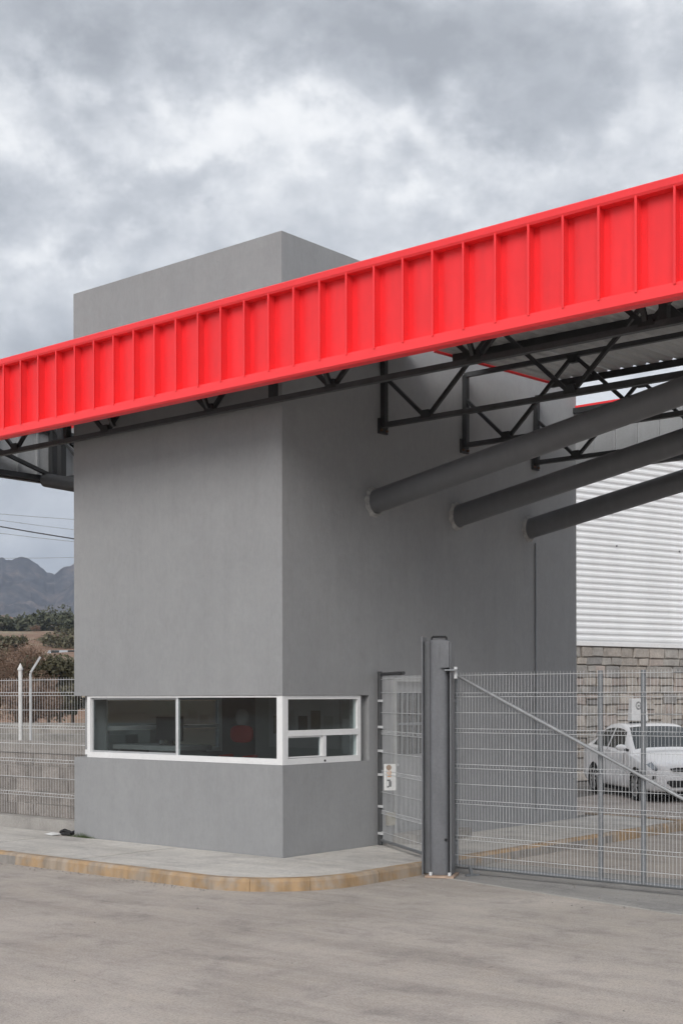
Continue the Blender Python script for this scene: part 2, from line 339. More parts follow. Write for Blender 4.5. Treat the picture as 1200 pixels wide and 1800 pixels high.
# ------------------------------------------------------------------ geometry helpers
class MB:
    """collects solids in world coordinates; build() links them as one mesh object"""
    def __init__(s): s.v = []; s.f = []; s.mi = []
    def add(s, vs, fs, mi=0):
        o = len(s.v); s.v += [tuple(x) for x in vs]; s.f += [tuple(i + o for i in q) for q in fs]; s.mi += [mi] * len(fs); return s
    def box(s, a, b, mi=0):
        x0, y0, z0 = a; x1, y1, z1 = b
        vs = [(x0, y0, z0), (x1, y0, z0), (x1, y1, z0), (x0, y1, z0), (x0, y0, z1), (x1, y0, z1), (x1, y1, z1), (x0, y1, z1)]
        return s.add(vs, [(0, 3, 2, 1), (4, 5, 6, 7), (0, 1, 5, 4), (1, 2, 6, 5), (2, 3, 7, 6), (3, 0, 4, 7)], mi)
    def beam(s, p, q, w, h, up=(0, 0, 1), mi=0):
        p, q = Vector(p), Vector(q); d = (q - p).normalized(); u = Vector(up)
        if abs(d.dot(u)) > 0.98: u = Vector((1, 0, 0))
        sd = d.cross(u).normalized(); u = sd.cross(d).normalized()
        vs = []
        for c in (p, q):
            for i, j in ((-1, -1), (1, -1), (1, 1), (-1, 1)): vs.append(c + sd * (i * w / 2) + u * (j * h / 2))
        return s.add(vs, [(3, 2, 1, 0), (4, 5, 6, 7), (0, 1, 5, 4), (1, 2, 6, 5), (2, 3, 7, 6), (3, 0, 4, 7)], mi)
    def tube(s, p, q, r, n=12, r2=None, caps=True, mi=0):
        p, q = Vector(p), Vector(q); d = (q - p).normalized(); u = Vector((0, 0, 1)) if abs(d.z) < 0.95 else Vector((1, 0, 0))
        sd = d.cross(u).normalized(); u = sd.cross(d).normalized(); r2 = r if r2 is None else r2
        vs = []
        for c, rr in ((p, r), (q, r2)):
            for i in range(n):
                a = 2 * math.pi * i / n; vs.append(c + sd * math.cos(a) * rr + u * math.sin(a) * rr)
        fs = [(i, (i + 1) % n, n + (i + 1) % n, n + i) for i in range(n)]
        if caps: fs += [tuple(range(n - 1, -1, -1)), tuple(range(n, 2 * n))]
        return s.add(vs, fs, mi)
    def path(s, pts, r, n=6, mi=0):
        for a, b in zip(pts, pts[1:]): s.tube(a, b, r, n, mi=mi)
        return s
    def prism(s, poly, z0, z1, mi=0):
        n = len(poly)
        vs = [(p[0], p[1], z0) for p in poly] + [(p[0], p[1], z1) for p in poly]
        return s.add(vs, [tuple(range(n - 1, -1, -1)), tuple(range(n, 2 * n))] + [(i, (i + 1) % n, n + (i + 1) % n, n + i) for i in range(n)], mi)
    def mesh(s, name, mats, smooth=False, base=Vector((0, 0, 0)), rot=None):
        me = bpy.data.meshes.new(name)
        vs = [Vector(v) - base for v in s.v]
        if rot is not None: vs = [rot @ v for v in vs]
        me.from_pydata(vs, [], s.f)
        mats = mats if isinstance(mats, (list, tuple)) else [mats]
        for m in mats: me.materials.append(m)
        if len(mats) > 1: me.polygons.foreach_set('material_index', s.mi)
        if smooth:
            me.shade_smooth()
            me.set_sharp_from_angle(angle=R(40))
        me.update()
        return me
    def build(s, name, mats, parent=None, smooth=False):
        base = root_loc(parent)
        return link(name, s.mesh(name, mats, smooth, base), parent)
def root_loc(o):
    v = Vector((0, 0, 0))
    while o is not None: v += o.location; o = o.parent
    return v
def link(name, me, parent=None, loc=None):
    o = bpy.data.objects.new(name, me); COL.objects.link(o)
    if parent is not None: o.parent = parent
    if loc is not None: o.location = Vector(loc) - root_loc(parent)
    return o
def thing(name, label, cat, loc=(0, 0, 0), group=None):
    o = bpy.data.objects.new(name, None); COL.objects.link(o); o.location = loc
    o.empty_display_size = 0.2
    return tag(o, label, cat, group)
def tag(o, label=None, cat=None, group=None, kind=None):
    if label: o['label'] = label
    if cat: o['category'] = cat
    if group: o['group'] = group
    if kind: o['kind'] = kind
    return o

# ================================================================== THE GROUND
mb = MB(); S = 9000
mb.add([(-S, -S, -0.06), (S, -S, -0.06), (S, S, -0.06), (-S, S, -0.06)], [(0, 1, 2, 3)])
tag(mb.build('ground', M_EARTH), kind='structure')
# the concrete yard: a sheet of three slabs, parted by the joint in front of the gate
J0, J1 = Vector((1.62, 0.62)), Vector((5.2, -0.15)); JD = (J1 - J0)
JA = J0 - JD * 0.02; JB = J0 + JD * 12
yard = tag(MB().prism([(-80, -90), (90, -90), (90, 60), (-80, 60)], -0.05, -0.022).build('yard', M_JOINT), kind='structure')
def slab(name, poly, m, z1, parent):
    return MB().prism(poly, -0.02, z1).build(name, m, parent)
JN = Vector((JD.y, -JD.x)).normalized() * 0.011          # half the joint, towards the road
slab('concrete_slab', [(-80, -90), (90, -90), tuple(JB + JN), tuple(JA + JN), (-3.0, JA.y + JN.y), (-80, JA.y + JN.y)], M_ROAD, 0.0, yard)
# a narrow light lip of laitance along the joint, then the strip below the gate with shade in its colour, then the yard inside
G0 = 2.05
slab('concrete_slab', [tuple(JA - JN), tuple(JB - JN), (90, G0), (1.4, G0)], M_APRON_SHADED, 0.0, yard)
slab('concrete_slab', [(1.4, G0 + 0.02), (90, G0 + 0.02), (90, 60), (-3.0, 60), (-3.0, 7.9), (1.4, 7.9)], M_ROAD, 0.0, yard)
lip = MB()
lip.prism([tuple(JA + JN * 1.02), tuple(JA + JN * 5), tuple(JB + JN * 5), tuple(JB + JN * 1.02)][::-1], 0.001, 0.004)
lip.build('joint_lip', mat('laitance', (0.45, 0.43, 0.40), 0.95, var=0.18, scale=3, fine=0.1), yard)

# the raised walk round the booth
KX, KY, KR = 1.6, -1.75, 1.2
KC = Vector((KX - KR, KY + KR))
KW, KH = 0.13, 0.128
def arc(r, a0, a1, n=8): return [(KC.x + r * math.cos(a0 + (a1 - a0) * i / n), KC.y + r * math.sin(a0 + (a1 - a0) * i / n)) for i in range(n + 1)]
walk = tag(MB().prism([(-16, KY + 0.02), (KC.x, KY + 0.02)] + arc(KR - 0.02, -math.pi / 2, 0)[1:] + [(KX - 0.02, 7.2), (-0.3, 7.6), (-0.3, 0.45), (-16, 0.45)], -0.03, 0.105).build('sidewalk', M_JOINT), kind='structure')
def inset(poly, d):
    n = len(poly); out_ = []
    area = sum(poly[i][0] * poly[(i + 1) % n][1] - poly[(i + 1) % n][0] * poly[i][1] for i in range(n))
    sg = 1 if area > 0 else -1
    for i in range(n):
        p0, p1, p2 = Vector(poly[i - 1]), Vector(poly[i]), Vector(poly[(i + 1) % n])
        a, b = (p1 - p0).normalized(), (p2 - p1).normalized()
        na, nb = Vector((-a.y, a.x)) * sg, Vector((-b.y, b.x)) * sg
        k = (na + nb); k = k / max(0.3, k.dot(na)) if k.length > 1e-6 else na
        out_.append(tuple(p1 + k * d))
    return out_
ky = KY + KW
polys = []
xs = [-16, -13.4, -11, -8.6, -6.3, -4.0, -1.75]
for a, b in zip(xs, xs[1:]):
    top = 0.44 if b <= -3.95 else -0.0
    polys.append([(a, ky), (b, ky), (b, top), (a, top)])
polys.append([(-1.75, ky), (0.60, ky), (0.0, 0.0), (-1.75, 0.0)])
ar = arc(KR - KW, -math.pi / 2, 0)
polys.append([(0.0, 0.0), (0.60, ky)] + [p for p in ar if p[0] > 0.62 and p[1] < -0.74] + [(KX - KW, -0.70)])
polys.append([(0.0, 0.0), (KX - KW, -0.70), (KX - KW, 1.55), (0.0, 1.55)])
polys.append([(0.0, 1.55), (KX - KW, 1.55), (KX - KW, 4.3), (0.0, 4.3)])
polys.append([(0.0, 4.3), (KX - KW, 4.3), (KX - KW, 7.15), (0.0, 7.5)])
for p in polys:
    z = KH - 0.002 + random.uniform(-0.004, 0.004)
    MB().prism(inset(p, 0.007), 0.0, z).build('slab', M_SLAB, walk)

# kerb stones
def kerb_piece(line, m):
    """line: outer edge points in order, the walk on the left-hand side"""
    mbk = MB(); n = len(line); secs = []
    for i in range(n):
        p = Vector(line[i]); a = Vector(line[max(0, i - 1)]); b = Vector(line[min(n - 1, i + 1)])
        d = (b - a).normalized(); nn = Vector((-d.y, d.x))
        secs.append([(*(p + nn * o), z) for o, z in ((0, -0.03), (0.012, KH - 0.03), (0.034, KH + 0.002), (KW - 0.004, KH + 0.004), (KW - 0.004, -0.03))])
    vs = [q for s_ in secs for q in s_]; fs = []
    for i in range(n - 1):
        for j in range(5):
            k = (j + 1) % 5; fs.append((i * 5 + j, (i + 1) * 5 + j, (i + 1) * 5 + k, i * 5 + k))
    fs.append((0, 1, 2, 3, 4)[::1]); fs.append(tuple((n - 1) * 5 + j for j in (4, 3, 2, 1, 0)))
    mbk.add(vs, fs)
    mbk.mi = [1 if (q < 5 * (n - 1) and q % 5 in (1, 2)) else 0 for q in range(len(fs))]
    o = mbk.build('kerb_stone', [m, M_KYEL], walk)
    bm = bmesh.new(); bm.from_mesh(o.data); bmesh.ops.recalc_face_normals(bm, faces=bm.faces); bm.to_mesh(o.data); bm.free()
    return o
g = 0.0015
for a, b in ((-16, -13), (-13, -10), (-10, -7.2), (-7.2, -4.8), (-4.8, -2.75)):
    kerb_piece([(a + g, KY), (b - g, KY)], M_KGREY)
for a, b in ((-2.75, -1.4), (-1.4, 0.0)):
    kerb_piece([(a + g, KY), (b - g, KY)], M_KYEL)
kerb_piece([(0.0 + g, KY)] + arc(KR, -math.pi / 2, -math.pi / 2 + 0.52, 5), M_KYEL)
kerb_piece(arc(KR, -math.pi / 2 + 0.525, -math.pi / 2 + 1.05, 5), M_KYEL)
kerb_piece(arc(KR, -math.pi / 2 + 1.055, 0, 5) + [(KX, -0.2)], M_KYEL)
kerb_piece([(KX, -0.19), (KX, 1.0)], M_KYEL)
for a, b, m in ((1.01, 2.4, M_KGREY), (2.41, 3.8, M_KGREY), (3.81, 4.9, M_KGREY), (4.91, 6.0, M_KYEL), (6.01, 7.1, M_KYEL)):
    kerb_piece([(KX, a), (KX, b)], m)
kerb_piece([(KX, 7.11), (KX - 0.03, 7.25), (KX - 0.12, 7.37), (KX - 0.5, 7.45), (-0.3, 7.6)], M_KYEL)

grit = MB(); rg = random.Random(3)
for i in range(420):
    if rg.random() < 0.6: x, y = rg.uniform(-7, 0.6), KY - abs(rg.gauss(0, 0.10)) - 0.01
    elif rg.random() < 0.6: x, y = rg.uniform(-6, 7), rg.uniform(-7, -1.9)
    else: x, y = rg.uniform(1.7, 6), rg.uniform(-0.4, 1.2)
    r_ = rg.uniform(0.004, 0.016) * (0.7 if y < -3 else 1)
    a = rg.uniform(0, 6.28)
    p = [(x + r_ * math.cos(a + k * 2.09) * rg.uniform(.7, 1.3), y + r_ * math.sin(a + k * 2.09), 0.0) for k in range(3)]
    grit.add(p + [(x, y, r_ * 0.9)], [(0, 1, 3), (1, 2, 3), (2, 0, 3)])
tag(grit.build('grit', M_KERB), 'loose grit scattered along the kerb and over the yard', 'grit', kind='stuff')

# ================================================================== THE BOOTH
TX0, TY1, TZ0, TZ1 = -3.81, 6.69, KH, 7.44
SILL, HEAD = 1.20, 2.02
T = 0.20
booth = thing('guard_booth', 'tall plain grey plastered guard booth tower with a window band round its near corner', 'guard booth', (-1.9, 3.3, TZ0))
RC = 0.10           # the window band is set back by this
DY0, DY1 = 2.10, 3.05   # door opening in the side wall
mb = MB()
E = 0.0
# solid base course
mb.box((TX0, 0, TZ0 - 0.1), (0, T, SILL)); mb.box((TX0, T, TZ0 - 0.1), (TX0 + T, TY1 - T, SILL)); mb.box((TX0, TY1 - T, TZ0 - 0.1), (0, TY1, SILL))
mb.box((-T, T, TZ0 - 0.1), (0, DY0, SILL)); mb.box((-T, DY1, TZ0 - 0.1), (0, TY1 - T, SILL)); mb.box((-T, DY0, TZ0 - 0.1), (0, DY1, TZ0 + 0.02))
# the band: set-back piers at the ends of the glazing
mb.box((TX0 + RC, RC, SILL), (-3.56, 0.35, HEAD))                 # far left pier
mb.box((TX0 + RC, 2.6, SILL), (TX0 + T, TY1 - T, HEAD))             # back part of the left wall
mb.box((TX0 + RC, TY1 - T, SILL), (0, TY1, HEAD))
mb.box((-T, 1.60, SILL), (0, DY0, HEAD)); mb.box((-T, DY1, SILL), (0, TY1 - T, HEAD)); mb.box((-T, 1.46, SILL), (-RC, 1.60, HEAD))
# the tower above
mb.box((TX0, 0, HEAD), (0, T, TZ1)); mb.box((TX0, T, HEAD), (TX0 + T, TY1 - T, TZ1)); mb.box((TX0, TY1 - T, HEAD), (0, TY1, TZ1))
DH = 2.25
mb.box((-T, T, HEAD), (0, DY0, TZ1)); mb.box((-T, DY1, HEAD), (0, TY1 - T, TZ1)); mb.box((-T, DY0, DH), (0, DY1, TZ1))
wall = mb.build('wall', M_PLASTER, booth)
MB().box((TX0 + T, T, 7.0), (-T, TY1 - T, 7.15)).build('roof', M_GREYCONC, booth)
MB().box((TX0 + T, T, 2.75), (-T, TY1 - T, 2.85)).build('ceiling', M_INT, booth)
MB().box((TX0 + T, T, TZ0 - 0.05), (-T, TY1 - T, TZ0 + 0.015)).build('floor', M_INTD, booth)
MB().box((TX0 + T, 3.3, TZ0 + 0.02), (-T, 3.4, 2.75)).build('partition', M_INT, booth)

def frame_rect(axis, a0, a1, z0, z1, d0, d1, w, wb=None, wt=None, wl=None, wr=None):
    """four bars of a frame lying in x-z (axis 'x') or y-z (axis 'y'), depth d0..d1"""
    m = MB(); wb = wb or w; wt = wt or w; wl = wl or w; wr = wr or w
    def bx(p0, p1, q0, q1):
        if axis == 'x': m.box((p0, d0, q0), (p1, d1, q1))
        else: m.box((d0, p0, q0), (d1, p1, q1))
    bx(a0, a1, z0, z0 + wb); bx(a0, a1, z1 - wt, z1); bx(a0, a0 + wl, z0 + wb, z1 - wt); bx(a1 - wr, a1, z0 + wb, z1 - wt)
    return m
def bar(axis, a0, a1, z0, z1, d0, d1):
    m = MB()
    if axis == 'x': m.box((a0, d0, z0), (a1, d1, z1))
    else: m.box((d0, a0, z0), (d1, a1, z1))
    return m
# road-side window
w1 = frame_rect('x', -3.56, -0.067, SILL + 0.002, HEAD - 0.002, 0.015, 0.09, 0.062, 0.072, 0.022, None, 0.04).build('window', M_WHITE, booth)
w1['label'] = 'long white framed sliding window facing the road'
bar('x', -1.85, -1.815, SILL + 0.074, HEAD - 0.024, 0.04, 0.075).build('mullion', M_GALV, w1)
bar('x', -3.497, -1.851, SILL + 0.073, HEAD - 0.023, 0.062, 0.068).build('pane', M_GLASS, w1)
bar('x', -1.814, -0.108, SILL + 0.073, HEAD - 0.023, 0.046, 0.052).build('pane', M_GLASS, w1)
fr = frame_rect('x', -3.495, -1.853, SILL + 0.075, HEAD - 0.025, 0.052, 0.060, 0.022)
fr.build('sash_frame', mat('aluminium', (0.50, 0.51, 0.52), 0.4, var=0.05, metal=0.5), w1)
MB().box((-0.065, 0.010, SILL + 0.003), (-0.010, 0.065, HEAD - 0.003)).build('corner_post', M_WHITE, booth)
# side window with a transom and two low sashes
w2 = frame_rect('y', 0.067, 1.455, SILL + 0.002, HEAD - 0.002, -0.09, -0.015, 0.06, 0.072, 0.045, 0.045).build('window', M_WHITE, booth)
w2['label'] = 'white framed side window with a transom and two low sashes'
bar('y', 0.114, 1.393, 1.535, 1.605, -0.086, -0.012).build('transom', M_WHITE, w2)
bar('y', 0.735, 0.80, SILL + 0.079, 1.533, -0.086, -0.018).build('mullion', M_WHITE, w2)
bar('y', 0.113, 1.394, 1.607, HEAD - 0.048, -0.056, -0.050).build('pane', M_GLASS, w2)
bar('y', 0.113, 0.733, SILL + 0.079, 1.533, -0.062, -0.056).build('pane', M_GLASS, w2)
bar('y', 0.802, 1.394, SILL + 0.079, 1.533, -0.048, -0.042).build('pane', M_GLASS, w2)
frame_rect('y', 0.115, 0.731, SILL + 0.08, 1.531, -0.052, -0.03, 0.014).build('sash_frame', M_WHITE, w2)
MB().tube((-0.008, 0.768, SILL + 0.03), (-0.018, 0.768, SILL + 0.03), 0.014, 10).build('latch', M_BLACK, w2)
# far window in the left wall, seen through the glazing
w3 = frame_rect('y', 0.36, 2.60, SILL + 0.002, HEAD - 0.002, TX0 + RC + 0.01, TX0 + T - 0.01, 0.06).build('window', M_WHITE, booth)
w3['label'] = 'white framed window in the far wall of the booth'
bar('y', 0.42, 2.54, 1.55, 1.60, TX0 + RC + 0.02, TX0 + T - 0.02).build('transom', M_WHITE, w3)
bar('y', 1.40, 1.46, SILL + 0.064, 1.548, TX0 + RC + 0.02, TX0 + T - 0.02).build('mullion', M_WHITE, w3)
bar('y', 0.42, 2.54, 1.602, HEAD - 0.064, TX0 + 0.150, TX0 + 0.156).build('pane', M_GLASS2, w3)
bar('y', 0.42, 1.398, SILL + 0.064, 1.548, TX0 + 0.150, TX0 + 0.156).build('pane', M_GLASS2, w3)
bar('y', 1.462, 2.54, SILL + 0.064, 1.548, TX0 + 0.150, TX0 + 0.156).build('pane', M_GLASS2, w3)
# cable and little boxes in the left reveal
cab = MB().path([(-3.59, RC - 0.012, HEAD - 0.01), (-3.60, RC - 0.012, 1.75), (-3.585, RC - 0.012, 1.45), (-3.60, RC - 0.012, SILL + 0.02)], 0.010, 6).build('cable', M_BLACK, booth)
MB().box((-3.655, RC - 0.045, 1.235), (-3.60, RC - 0.002, 1.30)).build('junction_box', M_WHITE, booth)
MB().tube((-3.605, RC - 0.03, 1.40), (-3.605, RC - 0.002, 1.40), 0.02, 10).build('cable_clip', M_WHITE, booth)
# side door behind the mesh panel
door = MB().box((-0.12, DY0 + 0.05, TZ0 + 0.03), (-0.075, DY1 - 0.05, DH - 0.05)).build('door', mat('door_grey', (0.34, 0.345, 0.35), 0.5, var=0.06), booth)
frame_rect('y', DY0 + 0.002, DY1 - 0.002, TZ0 + 0.022, DH - 0.002, -0.15, 0.012, 0.048).build('door_frame', mat('door_frame_grey', (0.42, 0.425, 0.42), 0.5, var=0.06), door)
MB().box((-0.078, DY0 + 0.16, 1.25), (-0.068, DY1 - 0.16, 2.05)).build('louvre_pane', M_CGLASS, door)
for k in range(5):
    y = DY0 + 0.24 + k * 0.117
    MB().box((-0.066, y, 1.25), (-0.052, y + 0.02, 2.05)).build('bar', M_GALVD, door)
MB().box((-0.066, DY0 + 0.16, 1.63), (-0.050, DY1 - 0.16, 1.66)).build('rail', M_GALVD, door)
MB().tube((-0.07, DY0 + 0.12, 1.12), (-0.02, DY0 + 0.12, 1.12), 0.018, 10).build('handle', M_GALV, door)
MB().path([(0.018, 5.49, 4.27), (0.018, 5.495, 3.2), (0.018, 5.49, 2.0), (0.018, 5.49, TZ0 + 0.2)], 0.012, 8).build('conduit', M_GALVD, booth)
MB().box((0.002, 1.93, 0.36), (0.06, 2.06, 0.52)).build('socket_box', M_BEIGE, booth)
st = MB().box((0.004, 2.08, KH), (0.38, 3.3, KH + 0.12)).build('door_step', M_GREYCONC)
tag(st, 'low rough concrete step at the booth side door behind the mesh panel', 'step')

# inside
desk = thing('desk', 'grey office desk just inside the road-side booth window', 'desk', (-2.9, 0.95, TZ0 + 0.015))
MB().box((-3.55, 0.45, 1.30), (-2.25, 1.05, 1.36)).build('desk_top', M_WOOD, desk)
for x in (-3.5, -2.36):
    MB().box((x, 0.5, TZ0 + 0.015), (x + 0.06, 1.0, 1.30)).build('leg', M_INTD, desk)
chair = thing('office_chair', 'red office chair with a grey jacket over it inside the booth', 'chair', (-2.05, 1.35, TZ0 + 0.015))
def blobmesh(name, c, r, m, parent, sq=2.6):
    mbb = MB(); nu, nv = 14, 9; vs = []
    for j in range(nv + 1):
        th = math.pi * j / nv
        for i in range(nu):
            ph = 2 * math.pi * i / nu
            p = (math.sin(th) * math.cos(ph), math.sin(th) * math.sin(ph), math.cos(th))
            vs.append(tuple(c[k] + r[k] * math.copysign(abs(p[k]) ** (2 / sq), p[k]) for k in range(3)))
    fs = [(j * nu + i, (j + 1) * nu + i, (j + 1) * nu + (i + 1) % nu, j * nu + (i + 1) % nu) for j in range(nv) for i in range(nu)]
    return mbb.add(vs, fs).build(name, m, parent, True)
blobmesh('seat', (-2.05, 1.35, 0.95), (0.25, 0.25, 0.06), M_CHRED, chair, 4)
blobmesh('backrest', (-2.18, 1.55, 1.50), (0.21, 0.05, 0.12), M_CHRED, chair, 3)
blobmesh('headrest', (-2.18, 1.57, 1.72), (0.12, 0.06, 0.12), M_CHGREY, chair, 2.4)
for sx in (-1, 1):
    MB().path([(-2.05 + sx * 0.22, 1.22, 1.20), (-2.05 + sx * 0.23, 1.46, 1.21), (-2.10 + sx * 0.20, 1.50, 1.02)], 0.022, 8).build('armrest', M_CHRED, chair)
MB().tube((-2.05, 1.35, 0.22), (-2.05, 1.35, 0.9), 0.03, 10).build('column', M_PLASTIC, chair)
for k in range(5):
    a = k * 2 * math.pi / 5
    MB().beam((-2.05, 1.35, 0.24), (-2.05 + 0.28 * math.cos(a), 1.35 + 0.28 * math.sin(a), 0.17), 0.05, 0.04).build('foot', M_PLASTIC, chair)
nb = thing('notice_board', 'pale notice board on the booth partition', 'board', (-2.6, 3.29, 1.2))
MB().box((-3.3, 3.275, 1.25), (-1.9, 3.297, 2.15)).build('panel', M_WHITE, nb)
for k in range(5):
    MB().box((-3.2 + k * 0.25, 3.268, 1.45 + 0.08 * (k % 2)), (-3.02 + k * 0.25, 3.274, 1.72 + 0.08 * (k % 2))).build('sheet', (M_BEIGE, M_WPAINT, M_CHGREY)[k % 3], nb)
mo = thing('monitor', 'black computer monitor on the booth desk', 'monitor', (-2.75, 0.75, 1.36))
MB().box((-3.0, 0.74, 1.42), (-2.5, 0.77, 1.74)).build('screen', M_PLASTIC, mo)
MB().box((-2.79, 0.755, 1.362), (-2.71, 0.785, 1.45)).build('stand', M_PLASTIC, mo)
MB().box((-2.87, 0.68, 1.361), (-2.63, 0.84, 1.372)).build('base', M_PLASTIC, mo)
cab_ = thing('filing_cabinet', 'pale filing cabinet beside the booth partition', 'cabinet', (-0.9, 2.9, TZ0 + 0.015))
MB().box((-1.25, 2.55, TZ0 + 0.015), (-0.55, 3.25, 1.75)).build('carcass', M_INT, cab_)
for k in range(3):
    d_ = MB().box((-1.22, 2.535, 0.2 + k * 0.51), (-0.58, 2.548, 0.2 + k * 0.51 + 0.48)).build('drawer', M_WHITE, cab_)
    MB().box((-1.0, 2.515, 0.5 + k * 0.51), (-0.8, 2.533, 0.52 + k * 0.51)).build('handle', M_PLASTIC, d_)

# ================================================================== THE CANOPY
can = thing('canopy', 'red ribbed steel canopy on black trusses across the gateway', 'canopy', (-0.5, -0.5, 5.40))
YF, YR, XL, XR = -0.95, 6.80, -6.87, 9.45
ZB, ZT = 5.41, 6.44
PITCH = 0.365; X0 = -3.705
rib_x = [X0 + PITCH * k for k in range(-8, 37) if XL + 0.2 < X0 + PITCH * k < XR - 0.2]
def fascia(axis, at, a0, a1, outw, ribs, zb, zt, tb, tt):
    """axis 'x': runs along x at y = at, outw -1 = faces -y"""
    def bx(m, p0, p1, q0, q1, z0, z1, mi=0):
        lo, hi = sorted((at - outw * q0, at - outw * q1))   # q measured inwards from the outer face
        if axis == 'x': m.box((p0, lo, z0), (p1, hi, z1), mi)
        else: m.box((lo, p0, z0), (hi, p1, z1), mi)
        return m
    def trim(z0, z1, low):
        m = MB()
        # channel with a folded drip: outer face slightly raked
        prof = [(0.012, z0), (0.0, z0 + 0.022), (0.004 if low else 0.0, z1 - 0.012), (0.012, z1), (0.13, z1), (0.13, z0)]
        if low: prof = [(0.02, z0), (0.0, z0 + 0.020), (0.018, z1), (0.13, z1), (0.13, z0)]
        vs = []
        for a in (a0, a1):
            for q, z in prof:
                p = at - outw * q
                vs.append((a, p, z) if axis == 'x' else (p, a, z))
        n = len(prof)
        m.add(vs, [tuple(range(n)), tuple(range(2 * n - 1, n - 1, -1))] + [(i, n + i, n + (i + 1) % n, (i + 1) % n) for i in range(n)])
        if low and not (axis == 'x' and outw < 0): m.mi[2 + 3] = m.mi[2 + 4] = 1
        o = m.build('top_trim' if not low else 'bottom_trim', [M_REDTRIM, M_CHORD], can)
        bm = bmesh.new(); bm.from_mesh(o.data); bmesh.ops.recalc_face_normals(bm, faces=bm.faces); bm.to_mesh(o.data); bm.free()
    trim(zt - tt, zt, False); trim(zb, zb + tb, True)
    edges = [a0] + ribs + [a1]
    cache = {}
    for i, (p, q) in enumerate(zip(edges, edges[1:])):
        w = round(q - p, 4)
        c = (p + q) / 2
        loc = (c, at, zb) if axis == 'x' else (at, c, zb)
        if w not in cache:
            m = MB()
            h0, h1 = zb + tb - 0.02, zt - tt + 0.01
            # pan with a shallow step beside its left rib; outside red, inside grey
            d0, d1, d2 = 0.120, 0.106, 0.128
            for (s0, s1, dd) in ((-w / 2 - 0.008, -w / 2 + 0.062, d0), (-w / 2 + 0.062, w / 2 - 0.012, d1)):
                P0, P1 = c + s0, c + s1
                def pt(a, dq, z):
                    y = at - outw * dq
                    return (a, y, z) if axis == 'x' else (y, a, z)
                m.add([pt(P0, dd, h0), pt(P1, dd, h0), pt(P1, dd, h1), pt(P0, dd, h1)], [(0, 1, 2, 3)], 0)
                m.add([pt(P0, d2, h0), pt(P1, d2, h0), pt(P1, d2, h1), pt(P0, d2, h1)], [(3, 2, 1, 0)], 1)
                if dd == d0:
                    m.add([pt(P1, d0, h0), pt(P1, d1, h0), pt(P1, d1, h1), pt(P1, d0, h1)], [(0, 1, 2, 3)], 0)
                m.add([pt(P0, dd, h0), pt(P1, dd, h0), pt(P1, d2, h0), pt(P0, d2, h0)], [(0, 1, 2, 3)], 0)
            cache[w] = m.mesh('panel', [M_RED, M_PBACK], False, Vector(loc))
        link('panel', cache[w], can, loc)
    rm = None
    for r_ in ribs:
        loc = (r_, at, zb) if axis == 'x' else (at, r_, zb)
        if rm is None:
            m = MB(); bx(m, r_ - 0.0125, r_ - 0.006, 0.0095, 0.122, zb + tb - 0.018, zt - tt + 0.008); bx(m, r_ - 0.0125, r_ + 0.009, 0.003, 0.0095, zb + tb - 0.018, zt - tt + 0.008)
            bx(m, r_ - 0.02, r_ + 0.02, 0.130, 0.155, zb + tb - 0.018, zt - tt + 0.008, 1)
            rm = m.mesh('rib', [M_REDTRIM, M_PBACK], False, Vector(loc))
        link('rib', rm, can, loc)
fascia('x', YF, XL + 0.131, XR - 0.131, -1, rib_x, ZB, ZT, 0.125, 0.092)
fascia('x', YR, XL + 0.131, XR - 0.131, 1, rib_x, ZB + 0.05, ZT + 0.05, 0.10, 0.06)
ys = [YF + PITCH * k for k in range(1, 21)]
fascia('y', XL, YF, YR, -1, ys, ZB, ZT, 0.10, 0.08)
fascia('y', XR, YF, YR, 1, ys, ZB, ZT, 0.10, 0.08)

# roof sheets: trapezoidal, ribs along y
def sheet_mesh(w, d):
    m = MB(); n = int(round(w / 0.2)); p = w / n; prof = []
    for i in range(n):
        x = i * p
        prof += [(x, 0), (x + p * 0.42, 0), (x + p * 0.55, 0.038), (x + p * 0.87, 0.038)]
    prof.append((w - 0.004, 0))
    vs = []
    for y in (0, d):
        vs += [(x, y, z) for x, z in prof]
    k = len(prof)
    m.add(vs, [(i, i + 1, k + i + 1, k + i) for i in range(k - 1)])
    m.add([(x, y, z + 0.002) for x, y, z in vs], [(k + i, k + i + 1, i + 1, i) for i in range(k - 1)])
    return m
ZD = 6.52
def deckz(y): return 6.355 + 0.033 * (y + 0.84)
def sheets(xa, xb, ya, yb, w=1.0):
    n = max(1, int(round((xb - xa) / w))); ww = (xb - xa) / n
    me = sheet_mesh(ww, yb - ya).mesh('roof_sheet', [M_DECK])
    for i in range(n):
        o_ = link('roof_sheet', me, can, (xa + i * ww, ya, deckz(ya) + (0.0015 if i % 2 else 0))); o_.rotation_euler.x = math.atan(0.033)
sheets(0.40, XR - 0.14, YF + 0.14, 5.35)
sheets(XL + 0.14, 0.38, YF + 0.14, -0.04)
sheets(0.02, 0.37, -0.03, 2.45, 0.36)
MB().beam((0.386, 2.47, deckz(2.47) + 0.01), (0.386, 5.36, deckz(5.36) + 0.01), 0.02, 0.08).build('edge_trim', M_REDTRIM, can)
def mem(name, p, q, w=0.06, h=0.06, m=None, parent=None):
    return MB().beam(p, q, w, h).build(name, m or M_STEEL, parent or can)
for y in (0.25, 2.85, 5.28):
    zq = deckz(y) - 0.05
    mem('purlin', (0.42, y, zq), (XR - 0.12, y, zq), 0.05, 0.09)
mem('purlin', (XL + 0.12, YF + 0.20, deckz(YF + 0.2) - 0.05), (XR - 0.12, YF + 0.20, deckz(YF + 0.2) - 0.05), 0.05, 0.09)
mem('purlin', (XL + 0.15, YR - 0.18, 6.40), (XR - 0.15, YR - 0.18, 6.40), 0.05, 0.08)
